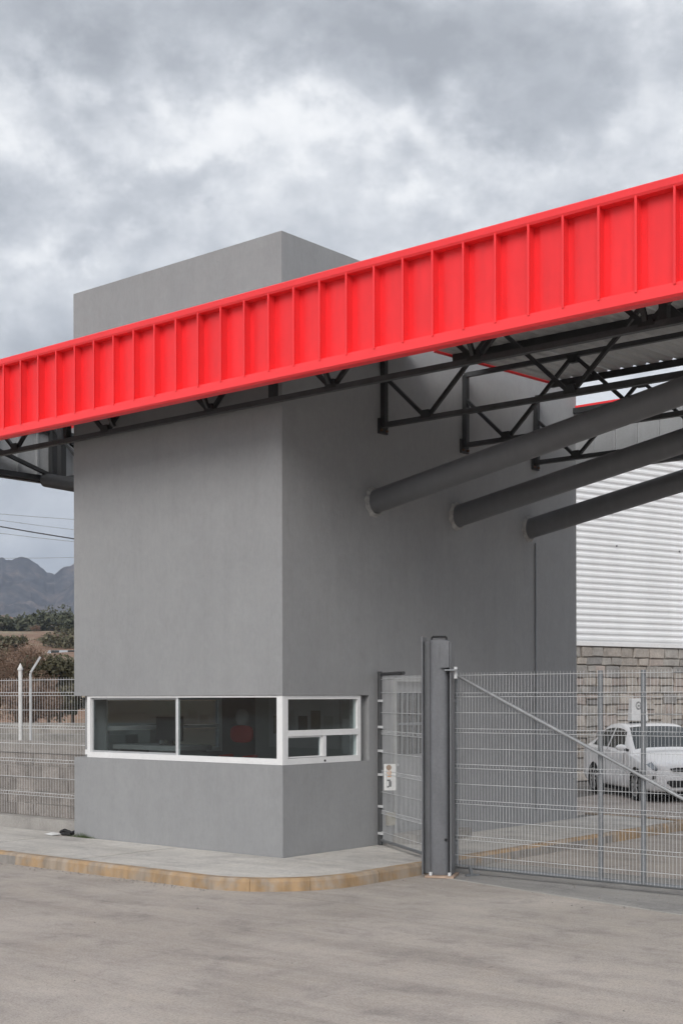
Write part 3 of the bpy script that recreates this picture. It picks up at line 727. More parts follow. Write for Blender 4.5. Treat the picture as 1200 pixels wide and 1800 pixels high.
mem('purlin', (XL + 0.15, YR - 0.18, 5.50), (XR - 0.15, YR - 0.18, 5.50), 0.05, 0.07)

def truss(axis_pts, zb, zt, first, pitch, x0, x1, y, flat=False):
    """planar truss along x at depth y: chords = the part, web members = its pieces"""
    ch = MB().beam((x0, y, zb), (x1, y, zb), 0.065, 0.06).beam((x0, y, zt), (x1, y, zt), 0.065, 0.06).build('truss', M_CHORD, can)
    nodes = []
    k = math.floor((x0 - first) / pitch)
    b = first + k * pitch
    pts = []
    while b < x1 + pitch:
        pts.append((b, zb)); pts.append((b + pitch / 2, zt)); b += pitch
    for (a, za), (c, zc) in zip(pts, pts[1:]):
        if a < x0 - 0.02 and c < x0 + 0.02: continue
        if a > x1 - 0.02: continue
        p, q = Vector((a, y, za)), Vector((c, y, zc))
        if a < x0: p = p + (q - p) * ((x0 - a) / (c - a))
        if c > x1: q = p + (q - p) * ((x1 - p.x) / (q.x - p.x))
        d = (q - p).normalized()
        if (q - p).length < 0.25: continue
        MB().beam(p + d * 0.035, q - d * 0.035, 0.045, 0.045).build('diagonal', M_STEEL, ch)
    for a, za in pts:
        if x0 + 0.05 < a < x1 - 0.05:
            s = 1 if za == zb else -1
            MB().add([(a - 0.09, y - 0.036, za), (a + 0.09, y - 0.036, za), (a + 0.05, y - 0.036, za + s * 0.10), (a - 0.05, y - 0.036, za + s * 0.10),
                      (a - 0.09, y + 0.036, za), (a + 0.09, y + 0.036, za), (a + 0.05, y + 0.036, za + s * 0.10), (a - 0.05, y + 0.036, za + s * 0.10)],
                     [(0, 1, 2, 3), (7, 6, 5, 4), (0, 4, 5, 1), (1, 5, 6, 2), (2, 6, 7, 3), (3, 7, 4, 0)]).build('gusset', M_STEEL, ch)
    return ch
# the long front truss behind the fascia
ft = truss(None, 5.42, 6.30, 0.94, 1.92, XL + 0.15, XR - 0.15, -0.20)
for x in (-3.70, 0.05, 4.95):
    mem('upright', (x, -0.20, 5.45), (x, -0.20, 6.27), 0.08, 0.08, None, ft)
for x in (-5.8, -2.7, -0.98, 0.94, 2.86, 4.78, 6.7):
    mem('outrigger', (x, -0.24, 5.47), (x, YF + 0.20, 6.30), 0.045, 0.045)
# trusses carried by the booth's side walls
for y in (1.87, 3.67, 5.49):
    tr = truss(None, 5.45, min(6.41, deckz(y) - 0.04), 0.71, 2.04, 0.03, XR - 0.15, y)
    mem('upright', (0.04, y, 5.42), (0.04, y, min(6.41, deckz(y) - 0.04)), 0.07, 0.07, None, tr)
    MB().box((0.002, y - 0.09, 5.34), (0.03, y + 0.09, 5.53)).build('anchor_plate', M_STEEL, tr)
    for dy in (-0.055, 0.055):
        MB().tube((0.03, y + dy, 5.38), (0.055, y + dy, 5.38), 0.014, 8).build('bolt', mat('rust_bolt', (0.12, 0.06, 0.035), 0.8) if 'rust_bolt' not in MATS else MATS['rust_bolt'], tr)
    tl = truss(None, 5.45, 6.40, -5.75, 2.04, XL + 0.14, TX0 - 0.03, y)
    for dx in (0, 0.22):
        mem('upright', (XL + 0.20 + dx, y, 5.42), (XL + 0.20 + dx, y, 6.37), 0.10, 0.10, None, tl)
    # slanting tube struts
    dirv = Vector((5.6, 0, 1.08))
    yp = y - 0.16
    ang = math.atan2(1.08, 5.6)
    def pipe(p, q, name='strut'):
        return MB().tube(p, q, 0.148, 32).build(name, M_PIPE, can, True)
    sp = pipe((0.003, yp, 4.46), (5.75, yp, 5.53)); sp['label'] = 'dark grey slanting steel tube springing from the booth wall'
    ring = MB(); n = 28
    for i in range(n):
        a0, a1 = 2 * math.pi * i / n, 2 * math.pi * (i + 1) / n
        r0 = 0.150; r1 = 0.190 + 0.012 * math.sin(i * 2.3 + y) + 0.006 * math.sin(i * 5.1)
        r1b = 0.190 + 0.012 * math.sin((i + 1) % n * 2.3 + y) + 0.006 * math.sin((i + 1) % n * 5.1)
        f = lambda r, a, x: (x, yp + r * math.cos(a), 4.46 + r * math.sin(a) * 1.02)
        ring.add([f(r0, a0, 0.045), f(r0, a1, 0.045), f(r1b, a1, 0.003), f(r1, a0, 0.003)], [(0, 1, 2, 3)])
    ring.build('collar', M_GROUT, sp)
    MB().tube((TX0 - 0.003, yp, 4.84), (XL + 0.22, yp, 5.44), 0.11, 24).build('strut', M_STEEL, can, True)
# end-frame braces
for x in (XL + 0.16, XR - 0.16):
    mem('edge_beam', (x, YF + 0.12, 5.47), (x, YR - 0.2, 5.47), 0.09, 0.08)
    mem('edge_beam', (x, YF + 0.12, 6.24), (x, YR - 0.2, 6.24), 0.06, 0.06)
    for a, b in ((-0.7, 1.75), (1.95, 3.55), (3.75, 5.4)):
        s = 1 if x < 0 else -1
        mem('brace', (x + s * 0.10, a, 6.18), (x + s * 0.10, b, 5.52), 0.07, 0.05)

# ================================================================== GATE, POST, MESH PANELS
# main steel post
PP = Vector((1.80, 0.60))
post = thing('gate_post', 'thick grey steel gate post standing at the kerb end', 'post', (PP.x, PP.y, 0.0))
pa = math.atan2(RIGHT.y, RIGHT.x) + R(-14)
ux, uy = Vector((math.cos(pa), math.sin(pa), 0)), Vector((-math.sin(pa), math.cos(pa), 0))
PH = 2.62
def pbox(m, a0, a1, b0, b1, z0, z1, taper=None):
    o = Vector((PP.x, PP.y, 0))
    vs = [o + ux * a + uy * b + Vector((0, 0, z)) for z in (z0, z1) for a, b in ((a0, b0), (a1, b0), (a1, b1), (a0, b1))]
    return m.add(vs, [(0, 3, 2, 1), (4, 5, 6, 7), (0, 1, 5, 4), (1, 2, 6, 5), (2, 3, 7, 6), (3, 0, 4, 7)])
m = MB()
pbox(m, -0.165, -0.150, -0.13, 0.13, 0.03, PH + 0.04)      # left flange
pbox(m, 0.150, 0.165, -0.13, 0.13, 0.03, PH - 0.02)        # right flange
pbox(m, -0.150, 0.150, -0.010, 0.012, 0.03, PH)            # web
m.build('beam', M_POST, post)
# rounded box column welded in front of the web
rc = MB(); prof = []
for i in range(25):
    a = math.pi + math.pi * i / 24
    prof.append((0.022 + 0.108 * math.copysign(abs(math.cos(a)) ** 0.62, math.cos(a)), -0.012 + 0.105 * math.copysign(abs(math.sin(a)) ** 0.62, math.sin(a))))
o3 = Vector((PP.x, PP.y, 0))
prof = [(prof[0][0], -0.012)] + prof[1:-1] + [(prof[-1][0], -0.012)]
vs = [o3 + ux * a + uy * b + Vector((0, 0, z)) for z in (0.03, PH + 0.01) for a, b in prof]; n = len(prof)
rc.add(vs, [(i, i + 1, n + i + 1, n + i) for i in range(n - 1)] + [tuple(range(n, 2 * n)), tuple(range(n - 1, -1, -1)), (n - 1, 0, n, 2 * n - 1)])
rc.build('column', M_POST, post, True)
m = MB(); pbox(m, 0.05, 0.148, -0.15, -0.013, PH - 0.30, PH - 0.005); m.build('lock_box', M_POST, post)
hp = [o3 + ux * (0.02 + 0.085 * math.cos(a)) + uy * (-0.05) + Vector((0, 0, PH + 0.01 + 0.035 * min(1, 2.2 * math.sin(a)))) for a in [math.pi * i / 12 for i in range(13)]]
MB().path(hp, 0.011, 8).build('lifting_eye', M_BLACK, post)
m = MB(); pbox(m, 0.10, 0.24, -0.17, -0.03, PH - 0.335, PH - 0.318); m.build('hinge_plate', M_GALVD, post)
MB().tube(o3 + ux * 0.21 + uy * -0.09 + Vector((0, 0, PH - 0.42)), o3 + ux * 0.21 + uy * -0.09 + Vector((0, 0, PH - 0.29)), 0.02, 10).build('hinge_pin', M_GALV, post)
m = MB(); pbox(m, -0.12, 0.20, -0.19, 0.18, 0.004, 0.026); m.build('base_plate', mat('rust_plate', (0.42, 0.31, 0.24), 0.9, var=0.3, scale=8, bump=0.4), post)
for a in (-0.06, 0.15):
    MB().tube(o3 + ux * a + uy * -0.165 + Vector((0, 0, 0.03)), o3 + ux * a + uy * -0.165 + Vector((0, 0, 0.065)), 0.018, 6).build('bolt', M_GALV, post)
MB().tube(o3 + ux * 0.10 + uy * -0.118 + Vector((0, 0, 0.42)), o3 + ux * 0.10 + uy * -0.09 + Vector((0, 0, 0.42)), 0.016, 8).build('bolt', M_BLACK, post)

def wire_panel(p0, p1, z0, z1, pitch, folds, rows, name, parent, r=0.0024):
    """welded mesh with folded stiffeners between two plan points; one part, too fine to pick apart"""
    p0, p1 = Vector((*p0, 0)), Vector((*p1, 0)); d = (p1 - p0); ln = d.length; d.normalize(); nrm = Vector((d.y, -d.x, 0))
    m = MB(); n = int(ln / pitch)
    zs = [z0]
    for zf in folds: zs += [zf - 0.022, zf, zf + 0.022]
    zs.append(z1)
    for i in range(n + 1):
        b = p0 + d * (ln * i / n)
        pts = []
        for k, z in enumerate(zs):
            off = 0.016 if (k % 3 == 2 and 0 < k < len(zs) - 1) else 0.0
            pts.append(b + nrm * off + Vector((0, 0, z)))
        for a, c in zip(pts, pts[1:]): m.tube(a, c, r, 4, caps=False)
    for z in rows + [zf - 0.022 for zf in folds] + [zf + 0.022 for zf in folds]:
        m.tube(p0 + Vector((0, 0, z)) + nrm * 0.005, p1 + Vector((0, 0, z)) + nrm * 0.005, r * 1.6, 4)
    o = m.build(name, M_GALV, parent); o['kind'] = 'stuff'
    return o
# gate leaf
GY = 0.86; GX0, GX1 = 1.84, 6.55; GZ0, GZ1 = 0.09, 2.27
gate = thing('gate', 'galvanised welded mesh gate leaf with a long diagonal brace', 'gate', (GX0, GY, 0.0))
wire_panel((GX0, GY), (GX1, GY), GZ0, GZ1, 0.040, [0.42, 0.82, 1.22, 1.62, 2.02], [0.22, 0.62, 1.02, 1.42, 1.82, 2.24], 'wire_mesh', gate, 0.0018)
def gt(name, p, q, r, m=M_GALVD, n=12): return MB().tube(p, q, r, n).build(name, m, gate, True)
gt('frame_tube', (GX0, GY + 0.03, GZ0 - 0.03), (GX0, GY + 0.03, GZ1), 0.024)
gt('frame_tube', (3.67, GY + 0.03, GZ0), (3.67, GY + 0.03, GZ1), 0.026)
gt('frame_tube', (4.16, GY + 0.03, GZ0), (4.16, GY + 0.03, GZ1), 0.026)
gt('frame_tube', (GX1, GY + 0.03, GZ0), (GX1, GY + 0.03, GZ1), 0.026)
gt('bottom_rail', (GX0, GY + 0.03, GZ0), (GX1, GY + 0.03, GZ0), 0.024)
gt('diagonal_brace', (GX0 + 0.05, GY - 0.035, GZ1 - 0.03), (GX1 - 0.05, GY - 0.035, GZ0 + 0.03), 0.019, M_BRACE)
for z in (0.35, 0.62, 1.05, 1.42, 1.95):
    MB().beam((1.80, GY - 0.09, z), (GX0 + 0.03, GY + 0.02, z), 0.03, 0.035).build('hinge', M_GALVD, gate)
MB().beam((GX0 + 0.20, GY, 0.10), (GX0 + 0.24, GY - 0.02, 0.012), 0.03, 0.03).beam((GX0 + 0.20, GY - 0.08, 0.012), (GX0 + 0.28, GY + 0.06, 0.012), 0.05, 0.02).build('drop_bolt', M_GALVD, gate)
# small mesh panel between booth and post
q0, q1 = Vector((0.07, 1.76)), Vector((1.63, 0.74))
wk = thing('wicket_panel', 'small mesh wicket panel between the booth wall and the thick post', 'gate', (q0.x, q0.y, KH))
wire_panel(tuple(q0), tuple(q1), 0.20, 2.25, 0.046, [0.55, 1.05, 1.55], [0.30, 0.80, 1.30, 1.80, 2.05, 2.22], 'wire_mesh', wk, 0.0022)
MB().tube((q0.x - 0.02, q0.y, KH), (q0.x - 0.02, q0.y, 2.32), 0.03, 12).build('frame_tube', M_CHORD, wk, True)
MB().tube((q1.x, q1.y, KH), (q1.x, q1.y, 2.27), 0.022, 12).build('frame_tube', M_GALVD, wk, True)
dd = (q1 - q0).normalized()
MB().tube((q0.x, q0.y, 2.285), (q0.x + dd.x * 0.85, q0.y + dd.y * 0.85, 2.285), 0.022, 10).build('top_tube', M_CHORD, wk, True)
MB().tube((q0.x, q0.y, 0.19), (q1.x, q1.y, 0.19), 0.02, 10).build('bottom_rail', M_GALVD, wk, True)
for z in (0.28, 0.62, 1.02, 1.32, 1.62, 1.95):
    MB().beam((q0.x - 0.03, q0.y - 0.02, z), (q0.x + 0.06, q0.y - 0.06, z), 0.025, 0.03).build('hinge', M_GALV, wk)
# sign on the wicket
sd2 = Vector((RIGHT.x, RIGHT.y)); sn = Vector((-FWD.x, -FWD.y)); s0 = q0 + dd * 0.10 + sn * 0.06
sign = thing('sign', 'small upright white warning sign with orange print on the mesh wicket', 'sign', (s0.x, s0.y, 0.85))
def sbox(a0, a1, z0, z1, d0, d1):
    vs = []
    for z in (z0, z1):
        for a, d_ in ((a0, d0), (a1, d0), (a1, d1), (a0, d1)):
            p = s0 + sd2 * a + sn * d_; vs.append((p.x, p.y, z))
    return MB().add(vs, [(0, 3, 2, 1), (4, 5, 6, 7), (0, 1, 5, 4), (1, 2, 6, 5), (2, 3, 7, 6), (3, 0, 4, 7)])
sbox(0.0, 0.145, 0.83, 1.16, 0.0, 0.006).build('plate', M_WPAINT, sign)
def sdisc(a, z, r, m, name, inner=0.0):
    mb_ = MB(); nn = 18; vs = []
    for rr in ((r, inner) if inner else (r,)):
        for i in range(nn):
            t = 2 * math.pi * i / nn; p = s0 + sd2 * (a + rr * math.cos(t)) + sn * 0.0075; vs.append((p.x, p.y, z + rr * math.sin(t)))
    mb_.add(vs, [(i, (i + 1) % nn, nn + (i + 1) % nn, nn + i) for i in range(nn)] if inner else [tuple(range(nn))])
    return mb_.build(name, m, sign)
sdisc(0.06, 1.115, 0.034, M_BROWNP, 'print')
for z, w in ((1.062, 0.05), (1.040, 0.06), (1.018, 0.045), (0.996, 0.05)):
    sbox(0.065 - w / 2, 0.065 + w / 2, z, z + 0.014, 0.0065, 0.0075).build('print', M_ORANGE, sign)
sbox(0.035, 0.08, 0.945, 0.965, 0.0065, 0.0075).build('print', M_PLASTIC, sign)
sbox(0.06, 0.092, 0.875, 0.945, 0.0065, 0.0075).build('print', M_PLASTIC, sign)
sbox(0.035, 0.06, 0.865, 0.885, 0.0065, 0.0075).build('print', M_PLASTIC, sign)

# ================================================================== BLOCK WALL AND FENCE ON THE FAR SIDE OF THE WALK
bw = thing('block_wall', 'low concrete block wall with a plain cap left of the booth', 'wall', (-6, 0.45, KH))
BX1, BX0 = TX0 - 0.03, -13.0
MB().box((BX0, 0.20, KH - 0.05), (BX1 - 0.12, 0.42, 0.30)).build('footing', M_FOOT, bw)
MB().box((BX0, 0.412, 0.28), (BX1, 0.53, 1.20)).build('core', M_MORTAR, bw)
MB().box((BX0, 0.385, 1.205), (BX1, 0.55, 1.375)).build('cap', M_CAP, bw)
bl = {}
row = 0; z = 0.305
while z < 1.15:
    x = BX1 - (0.0 if row % 2 else 0.2) - 0.005
    first = (row % 2 == 0)
    if first:
        MB().box((x + 0.008, 0.40, z), (x + 0.195, 0.47, z + 0.168)).build('block', M_BLOCK, bw)
    while x > BX0 + 0.4:
        dz, dyy = random.uniform(-0.003, 0.003), random.uniform(-0.006, 0.006)
        MB().add([(x - 0.392 + random.uniform(-.004, .004), 0.40 + dyy, z + dz), (x, 0.40 + dyy + random.uniform(-.003, .003), z + dz), (x, 0.47, z + dz), (x - 0.392, 0.47, z + dz),
                  (x - 0.392, 0.40 + dyy, z + 0.168 + dz), (x + random.uniform(-.004, .004), 0.40 + dyy, z + 0.168 + dz), (x, 0.47, z + 0.168 + dz), (x - 0.392, 0.47, z + 0.168 + dz)],
                 [(0, 3, 2, 1), (4, 5, 6, 7), (0, 1, 5, 4), (1, 2, 6, 5), (2, 3, 7, 6), (3, 0, 4, 7)]).build('block', M_BLOCK, bw)
        x -= 0.402
    z += 0.180; row += 1
fen = thing('mesh_fence', 'pale welded mesh fence standing close in front of the block wall', 'fence', (-6, 0.30, KH))
wire_panel((BX0, 0.335), (BX1 - 0.02, 0.335), 0.32, 2.28, 0.06, [0.62, 1.10, 1.58, 2.05], [0.86, 1.34, 1.82, 2.25], 'wire_mesh', fen, 0.0022)
for x in (BX1 - 0.05, -6.4, -9.0, -11.6):
    MB().tube((x, 0.36, 0.30), (x, 0.36, 2.30), 0.025, 10).build('fence_post', M_GALV, fen, True)
wp = thing('fence_post', 'slim white post with a pointed cap on top of the block wall', 'post', tuple(W(-4.68, 19.7, 1.375)))
pw = W(-4.68, 19.7)
pw.y = 0.47
wp.location = (pw.x, pw.y, 1.375)
MB().tube((pw.x, pw.y, 1.375), (pw.x, pw.y, 2.42), 0.030, 14).build('shaft', M_WPAINT, wp, True)
MB().tube((pw.x, pw.y, 2.40), (pw.x, pw.y, 2.43), 0.042, 14).build('collar', M_WPAINT, wp, True)
MB().tube((pw.x, pw.y, 2.43), (pw.x, pw.y, 2.50), 0.036, 14, 0.006).build('cap', M_WPAINT, wp, True)
pb = W(-5.35, 23.2)
ap = thing('angled_post', 'pale fence post with a bent top arm behind the block wall', 'post', (pb.x, pb.y, 0.0))
MB().tube((pb.x, pb.y, 0.0), (pb.x, pb.y, 2.42), 0.024, 10).build('shaft', M_GALV, ap, True)
e_ = pb + RIGHT * 0.17
MB().beam((pb.x, pb.y, 2.43), (e_.x, e_.y, 2.70), 0.035, 0.035).build('arm', M_GALV, ap)
# scrap by the wall foot and a tuft of grass
scr = MB()
scr.path([(-4.16, 0.05, KH + 0.03), (-4.05, 0.02, KH + 0.06), (-3.93, 0.04, KH + 0.03), (-3.84, 0.02, KH + 0.05)], 0.028, 7)
scr.path([(-4.05, -0.02, KH + 0.02), (-3.95, -0.05, KH + 0.03), (-3.86, -0.03, KH + 0.02)], 0.02, 7)
tag(scr.build('rag', M_BLACK), 'crumpled black scrap lying at the foot of the block wall', 'rag')
pp_ = MB(); pp_.add([(-4.34, -0.10, KH + 0.006), (-4.10, -0.16, KH + 0.004), (-4.05, -0.03, KH + 0.018), (-4.26, 0.0, KH + 0.03), (-4.2, -0.08, KH + 0.034)], [(0, 1, 4), (1, 2, 4), (2, 3, 4), (3, 0, 4)])
tag(pp_.build('paper', M_WPAINT), 'torn white paper beside the black scrap on the walk', 'litter')
gm = MB()
for i in range(170):
    x = -3.62 + random.gauss(0, 0.13); y = -0.01 - abs(random.gauss(0, 0.025)); h = random.uniform(0.025, 0.085) * max(0.3, 1 - abs(x + 3.62) * 2)
    a = random.uniform(0, 6.28); w = 0.004; ex, ey = math.cos(a) * h * 0.6, -abs(math.sin(a)) * h * 0.6
    gm.add([(x - w, y, KH - 0.005), (x + w, y, KH - 0.005), (x + ex, y + ey, KH + h)], [(0, 1, 2)])
tag(gm.build('grass', M_GRASS), 'small green grass tuft at the foot of the booth wall', 'grass', kind='stuff')

# ================================================================== WAREHOUSE
wd = Vector((0.829, 0.56)).normalized()
WDIR = RIGHT * wd.x + FWD * wd.y; WN = Vector((WDIR.y, -WDIR.x, 0))      # WN points to the yard
WO = W(5.59, 31.8)
wh = thing('warehouse', 'white corrugated warehouse on a rubble stone base behind the car', 'warehouse', tuple(WO))
ZS, ZW = 3.22, 8.3
def wpt(s, d, z): p = WO + WDIR * s + WN * d; return (p.x, p.y, z)
def wbox(m, s0, s1, d0, d1, z0, z1, mi=0):
    vs = [wpt(s, d, z) for z in (z0, z1) for s, d in ((s0, d0), (s1, d0), (s1, d1), (s0, d1))]
    return m.add(vs, [(0, 1, 2, 3), (7, 6, 5, 4), (4, 5, 1, 0), (5, 6, 2, 1), (6, 7, 3, 2), (7, 4, 0, 3)], mi)
wbox(MB(), -4, 26, -7, -0.01, 0, ZW - 0.05).build('shell', M_MORTARD, wh)
# horizontal corrugation
m = MB(); prof = []; pitch = 0.152; k = 0
zz = ZS + 0.06
while zz < ZW:
    for t, d in ((0, 0.03), (0.22, 0.03), (0.38, 0.058), (0.5, 0.066), (0.78, 0.066), (0.92, 0.042)):
        prof.append((zz + t * pitch, d))
    zz += pitch
for s0, s1 in ((-4, -2.9), (-2.9, 3.1), (3.1, 9.1), (9.1, 15.1), (15.1, 26)):
    m = MB(); n = len(prof)
    off = 0.0 if s0 not in (-2.9, 9.1) else 0.003
    m.add([wpt(s0, d + off, z) for z, d in prof] + [wpt(s1 + 0.02, d + off, z) for z, d in prof], [(i, n + i, n + i + 1, i + 1) for i in range(n - 1)])
    m.build('cladding_sheet', M_SIDING, wh)
wbox(MB(), -4, 26, 0.0, 0.085, ZS - 0.02, ZS + 0.075).build('base_flashing', M_WHITE, wh)
wbox(MB(), -4.1, 26.1, -7, 0.12, ZW + 0.02, ZW + 0.25).build('roof_edge', M_SIDING, wh)
for k in range(7):
    s = -1 + k * 2.2
    MB().tube(wpt(s, 0.06, 5.62), wpt(s, 0.085, 5.62), 0.02, 6).build('screw', M_CHORD, wh)
# coursed rubble stones, in reach of the eye
z = 0.0; nst = 0
while z < ZS - 0.06:
    h = random.choice((0.19, 0.23, 0.26, 0.30)); h = min(h, ZS - 0.03 - z)
    s = -1.9 + random.uniform(-0.3, 0)
    while s < 5.4:
        w = random.uniform(0.24, 0.60); hh = h
        parts_ = [(z, h)] if h < 0.24 or random.random() < 0.6 else [(z, h * 0.48), (z + h * 0.5, h * 0.5)]
        for z0, h0 in parts_:
            j = lambda a=0.030: random.uniform(-a, a)
            fr_ = 0.03 + random.uniform(0, 0.035)
            c0 = [(s + 0.010 + j(), z0 + 0.009 + j(.016)), (s + w - 0.010 + j(), z0 + 0.009 + j(.016)), (s + w - 0.010 + j(), z0 + h0 - 0.009 + j(.016)), (s + 0.010 + j(), z0 + h0 - 0.009 + j(.016))]
            cx, cz = sum(c[0] for c in c0) / 4, sum(c[1] for c in c0) / 4
            c1 = [(cx + (a - cx) * 0.90, cz + (b - cz) * 0.84) for a, b in c0]
            vs = [wpt(a, -0.02, b) for a, b in c0] + [wpt(a, fr_ * 0.6, b) for a, b in c0] + [wpt(a, fr_ + random.uniform(0, 0.012), b) for a, b in c1]
            fs = [(8, 9, 10, 11)] + [(o + i, o + (i + 1) % 4, o + 4 + (i + 1) % 4, o + 4 + i) for o in (0, 4) for i in range(4)]
            mt = random.choices(STONES, (4, 3, 2, 1.4))[0]
            if nst < 298: MB().add(vs, fs).build('stone', mt, wh); nst += 1
        s += w
    z += h

# ================================================================== CAR
def catmull(p0, p1, p2, p3, t):
    return 0.5 * ((2 * p1) + (-p0 + p2) * t + (2 * p0 - 5 * p1 + 4 * p2 - p3) * t * t + (-p0 + 3 * p1 - 3 * p2 + p3) * t ** 3)
ST = [  # x, half width, floor, belt, edge(y,z), top(y,z), centre z
    (2.10, 0.60, 0.25, 0.58, (0.54, 0.67), (0.33, 0.70), 0.71),
    (2.03, 0.73, 0.21, 0.63, (0.65, 0.725), (0.40, 0.76), 0.77),
    (1.80, 0.80, 0.19, 0.70, (0.69, 0.785), (0.45, 0.825), 0.84),
    (1.35, 0.84, 0.19, 0.80, (0.72, 0.875), (0.46, 0.915), 0.93),
    (0.95, 0.85, 0.19, 0.88, (0.725, 0.935), (0.50, 0.975), 0.99),
    (0.55, 0.85, 0.19, 0.92, (0.67, 1.15), (0.50, 1.205), 1.225),
    (0.12, 0.85, 0.19, 0.935, (0.60, 1.345), (0.45, 1.405), 1.42),
    (-0.50, 0.85, 0.19, 0.95, (0.59, 1.39), (0.44, 1.455), 1.47),
    (-1.10, 0.85, 0.19, 0.965, (0.595, 1.335), (0.45, 1.405), 1.42),
    (-1.52, 0.845, 0.19, 0.98, (0.64, 1.15), (0.50, 1.20), 1.21),
    (-1.80, 0.83, 0.20, 0.975, (0.70, 1.03), (0.50, 1.05), 1.06),
    (-2.08, 0.77, 0.26, 0.90, (0.66, 0.985), (0.45, 1.005), 1.01),
    (-2.18, 0.62, 0.36, 0.78, (0.55, 0.86), (0.38, 0.90), 0.90)]
def sect(s):
    x, w, zb, zs, e, t, c = s
    return [(x, 0, zb), (x, w * 0.8, zb), (x, w * 0.985, zb + 0.10), (x, w, zb * 0.5 + 0.42), (x, w * 0.99, zs - 0.06), (x, w * 0.95, zs), (x, *e), (x, *t), (x, 0, c)]
SEC = [[Vector(p) for p in sect(s)] for s in ST]
def csurf(t, k):
    t = min(max(t, 0), len(SEC) - 1 - 1e-6); k = min(max(k, 0), 8 - 1e-6)
    i, j = int(t), int(k); ft_, fk = t - i, k - j
    rows = []
    for a in (i - 1, i, i + 1, i + 2):
        S_ = SEC[min(max(a, 0), len(SEC) - 1)]
        def P(b):
            if b < 0: q = S_[-b].copy(); q.y *= -1; return q
            if b > 8: q = S_[16 - b].copy(); q.y *= -1; return q
            return S_[b]
        rows.append(catmull(P(j - 1), P(j), P(j + 1), P(j + 2), fk))
    return catmull(*rows, ft_)
def cnorm(t, k):
    e = 0.02
    a = csurf(t + e, k) - csurf(t - e, k); b = csurf(t, k + e) - csurf(t, k - e)
    n = b.cross(a); n.normalize()
    p = csurf(t, k)
    if n.dot(p - Vector((p.x * 0.7, 0, 0.6))) < 0: n = -n
    return n
cc = W(6.26, 27.1); hd = (RIGHT * 0.17 - FWD * 0.985).normalized(); lf = Vector((-hd.y, hd.x, 0))
car = thing('parked_car', 'white compact sedan parked behind the gate facing the road', 'car', (cc.x, cc.y, 0))
car.rotation_euler.z = math.atan2(hd.y, hd.x)
car.scale = (0.90, 1.0, 1.0)
def clink(name, mb_, mats, parent=None, smooth=True):
    me = mb_.mesh(name, mats, smooth); o = bpy.data.objects.new(name, me); COL.objects.link(o); o.parent = parent or car; return o
def patch(name, quad, side, m, off=0.006, nt=8, nk=6, parent=None, thick=True):
    """quad in (t,k): four corners; follows the body's skin"""
    mb_ = MB(); vs = []
    for a in range(nt + 1):
        for b in range(nk + 1):
            fa, fb = a / nt, b / nk
            q = [(quad[0][i] * (1 - fa) + quad[1][i] * fa) * (1 - fb) + (quad[3][i] * (1 - fa) + quad[2][i] * fa) * fb for i in (0, 1)]
            kk = q[1]; s_ = side
            if kk > 8: kk = 16 - kk; s_ = -side
            p = csurf(q[0], kk) + cnorm(q[0], kk) * off
            vs.append((p.x, p.y * s_, p.z))
    w = nk + 1
    fs = [(a * w + b, (a + 1) * w + b, (a + 1) * w + b + 1, a * w + b + 1) for a in range(nt) for b in range(nk)]
    if side > 0: fs = [f[::-1] for f in fs]
    return clink(name, mb_.add(vs, fs), m, parent)
mb_ = MB(); NT, NK = 72, 32; vs = []
for a in range(NT + 1):
    t = (len(SEC) - 1) * a / NT
    for b in range(2 * NK):
        if b <= NK: p = csurf(t, 8 * b / NK); vs.append((p.x, p.y, p.z))
        else: p = csurf(t, 8 * (2 * NK - b) / NK); vs.append((p.x, -p.y, p.z))
n2 = 2 * NK
fs = [(a * n2 + b, a * n2 + (b + 1) % n2, (a + 1) * n2 + (b + 1) % n2, (a + 1) * n2 + b) for a in range(NT) for b in range(n2)]
fs += [tuple(range(n2))[::-1], tuple(NT * n2 + b for b in range(n2))]
body = clink('body', mb_.add(vs, fs), M_CARW)
patch('windshield', ((4.12, 6.15), (5.86, 6.35), (5.86, 9.65), (4.12, 9.85)), -1, M_CGLASS, 0.005, 10, 16)
patch('rear_window', ((8.2, 6.4), (9.6, 6.3), (9.6, 9.7), (8.2, 9.6)), -1, M_CGLASS, 0.005, 8, 14)
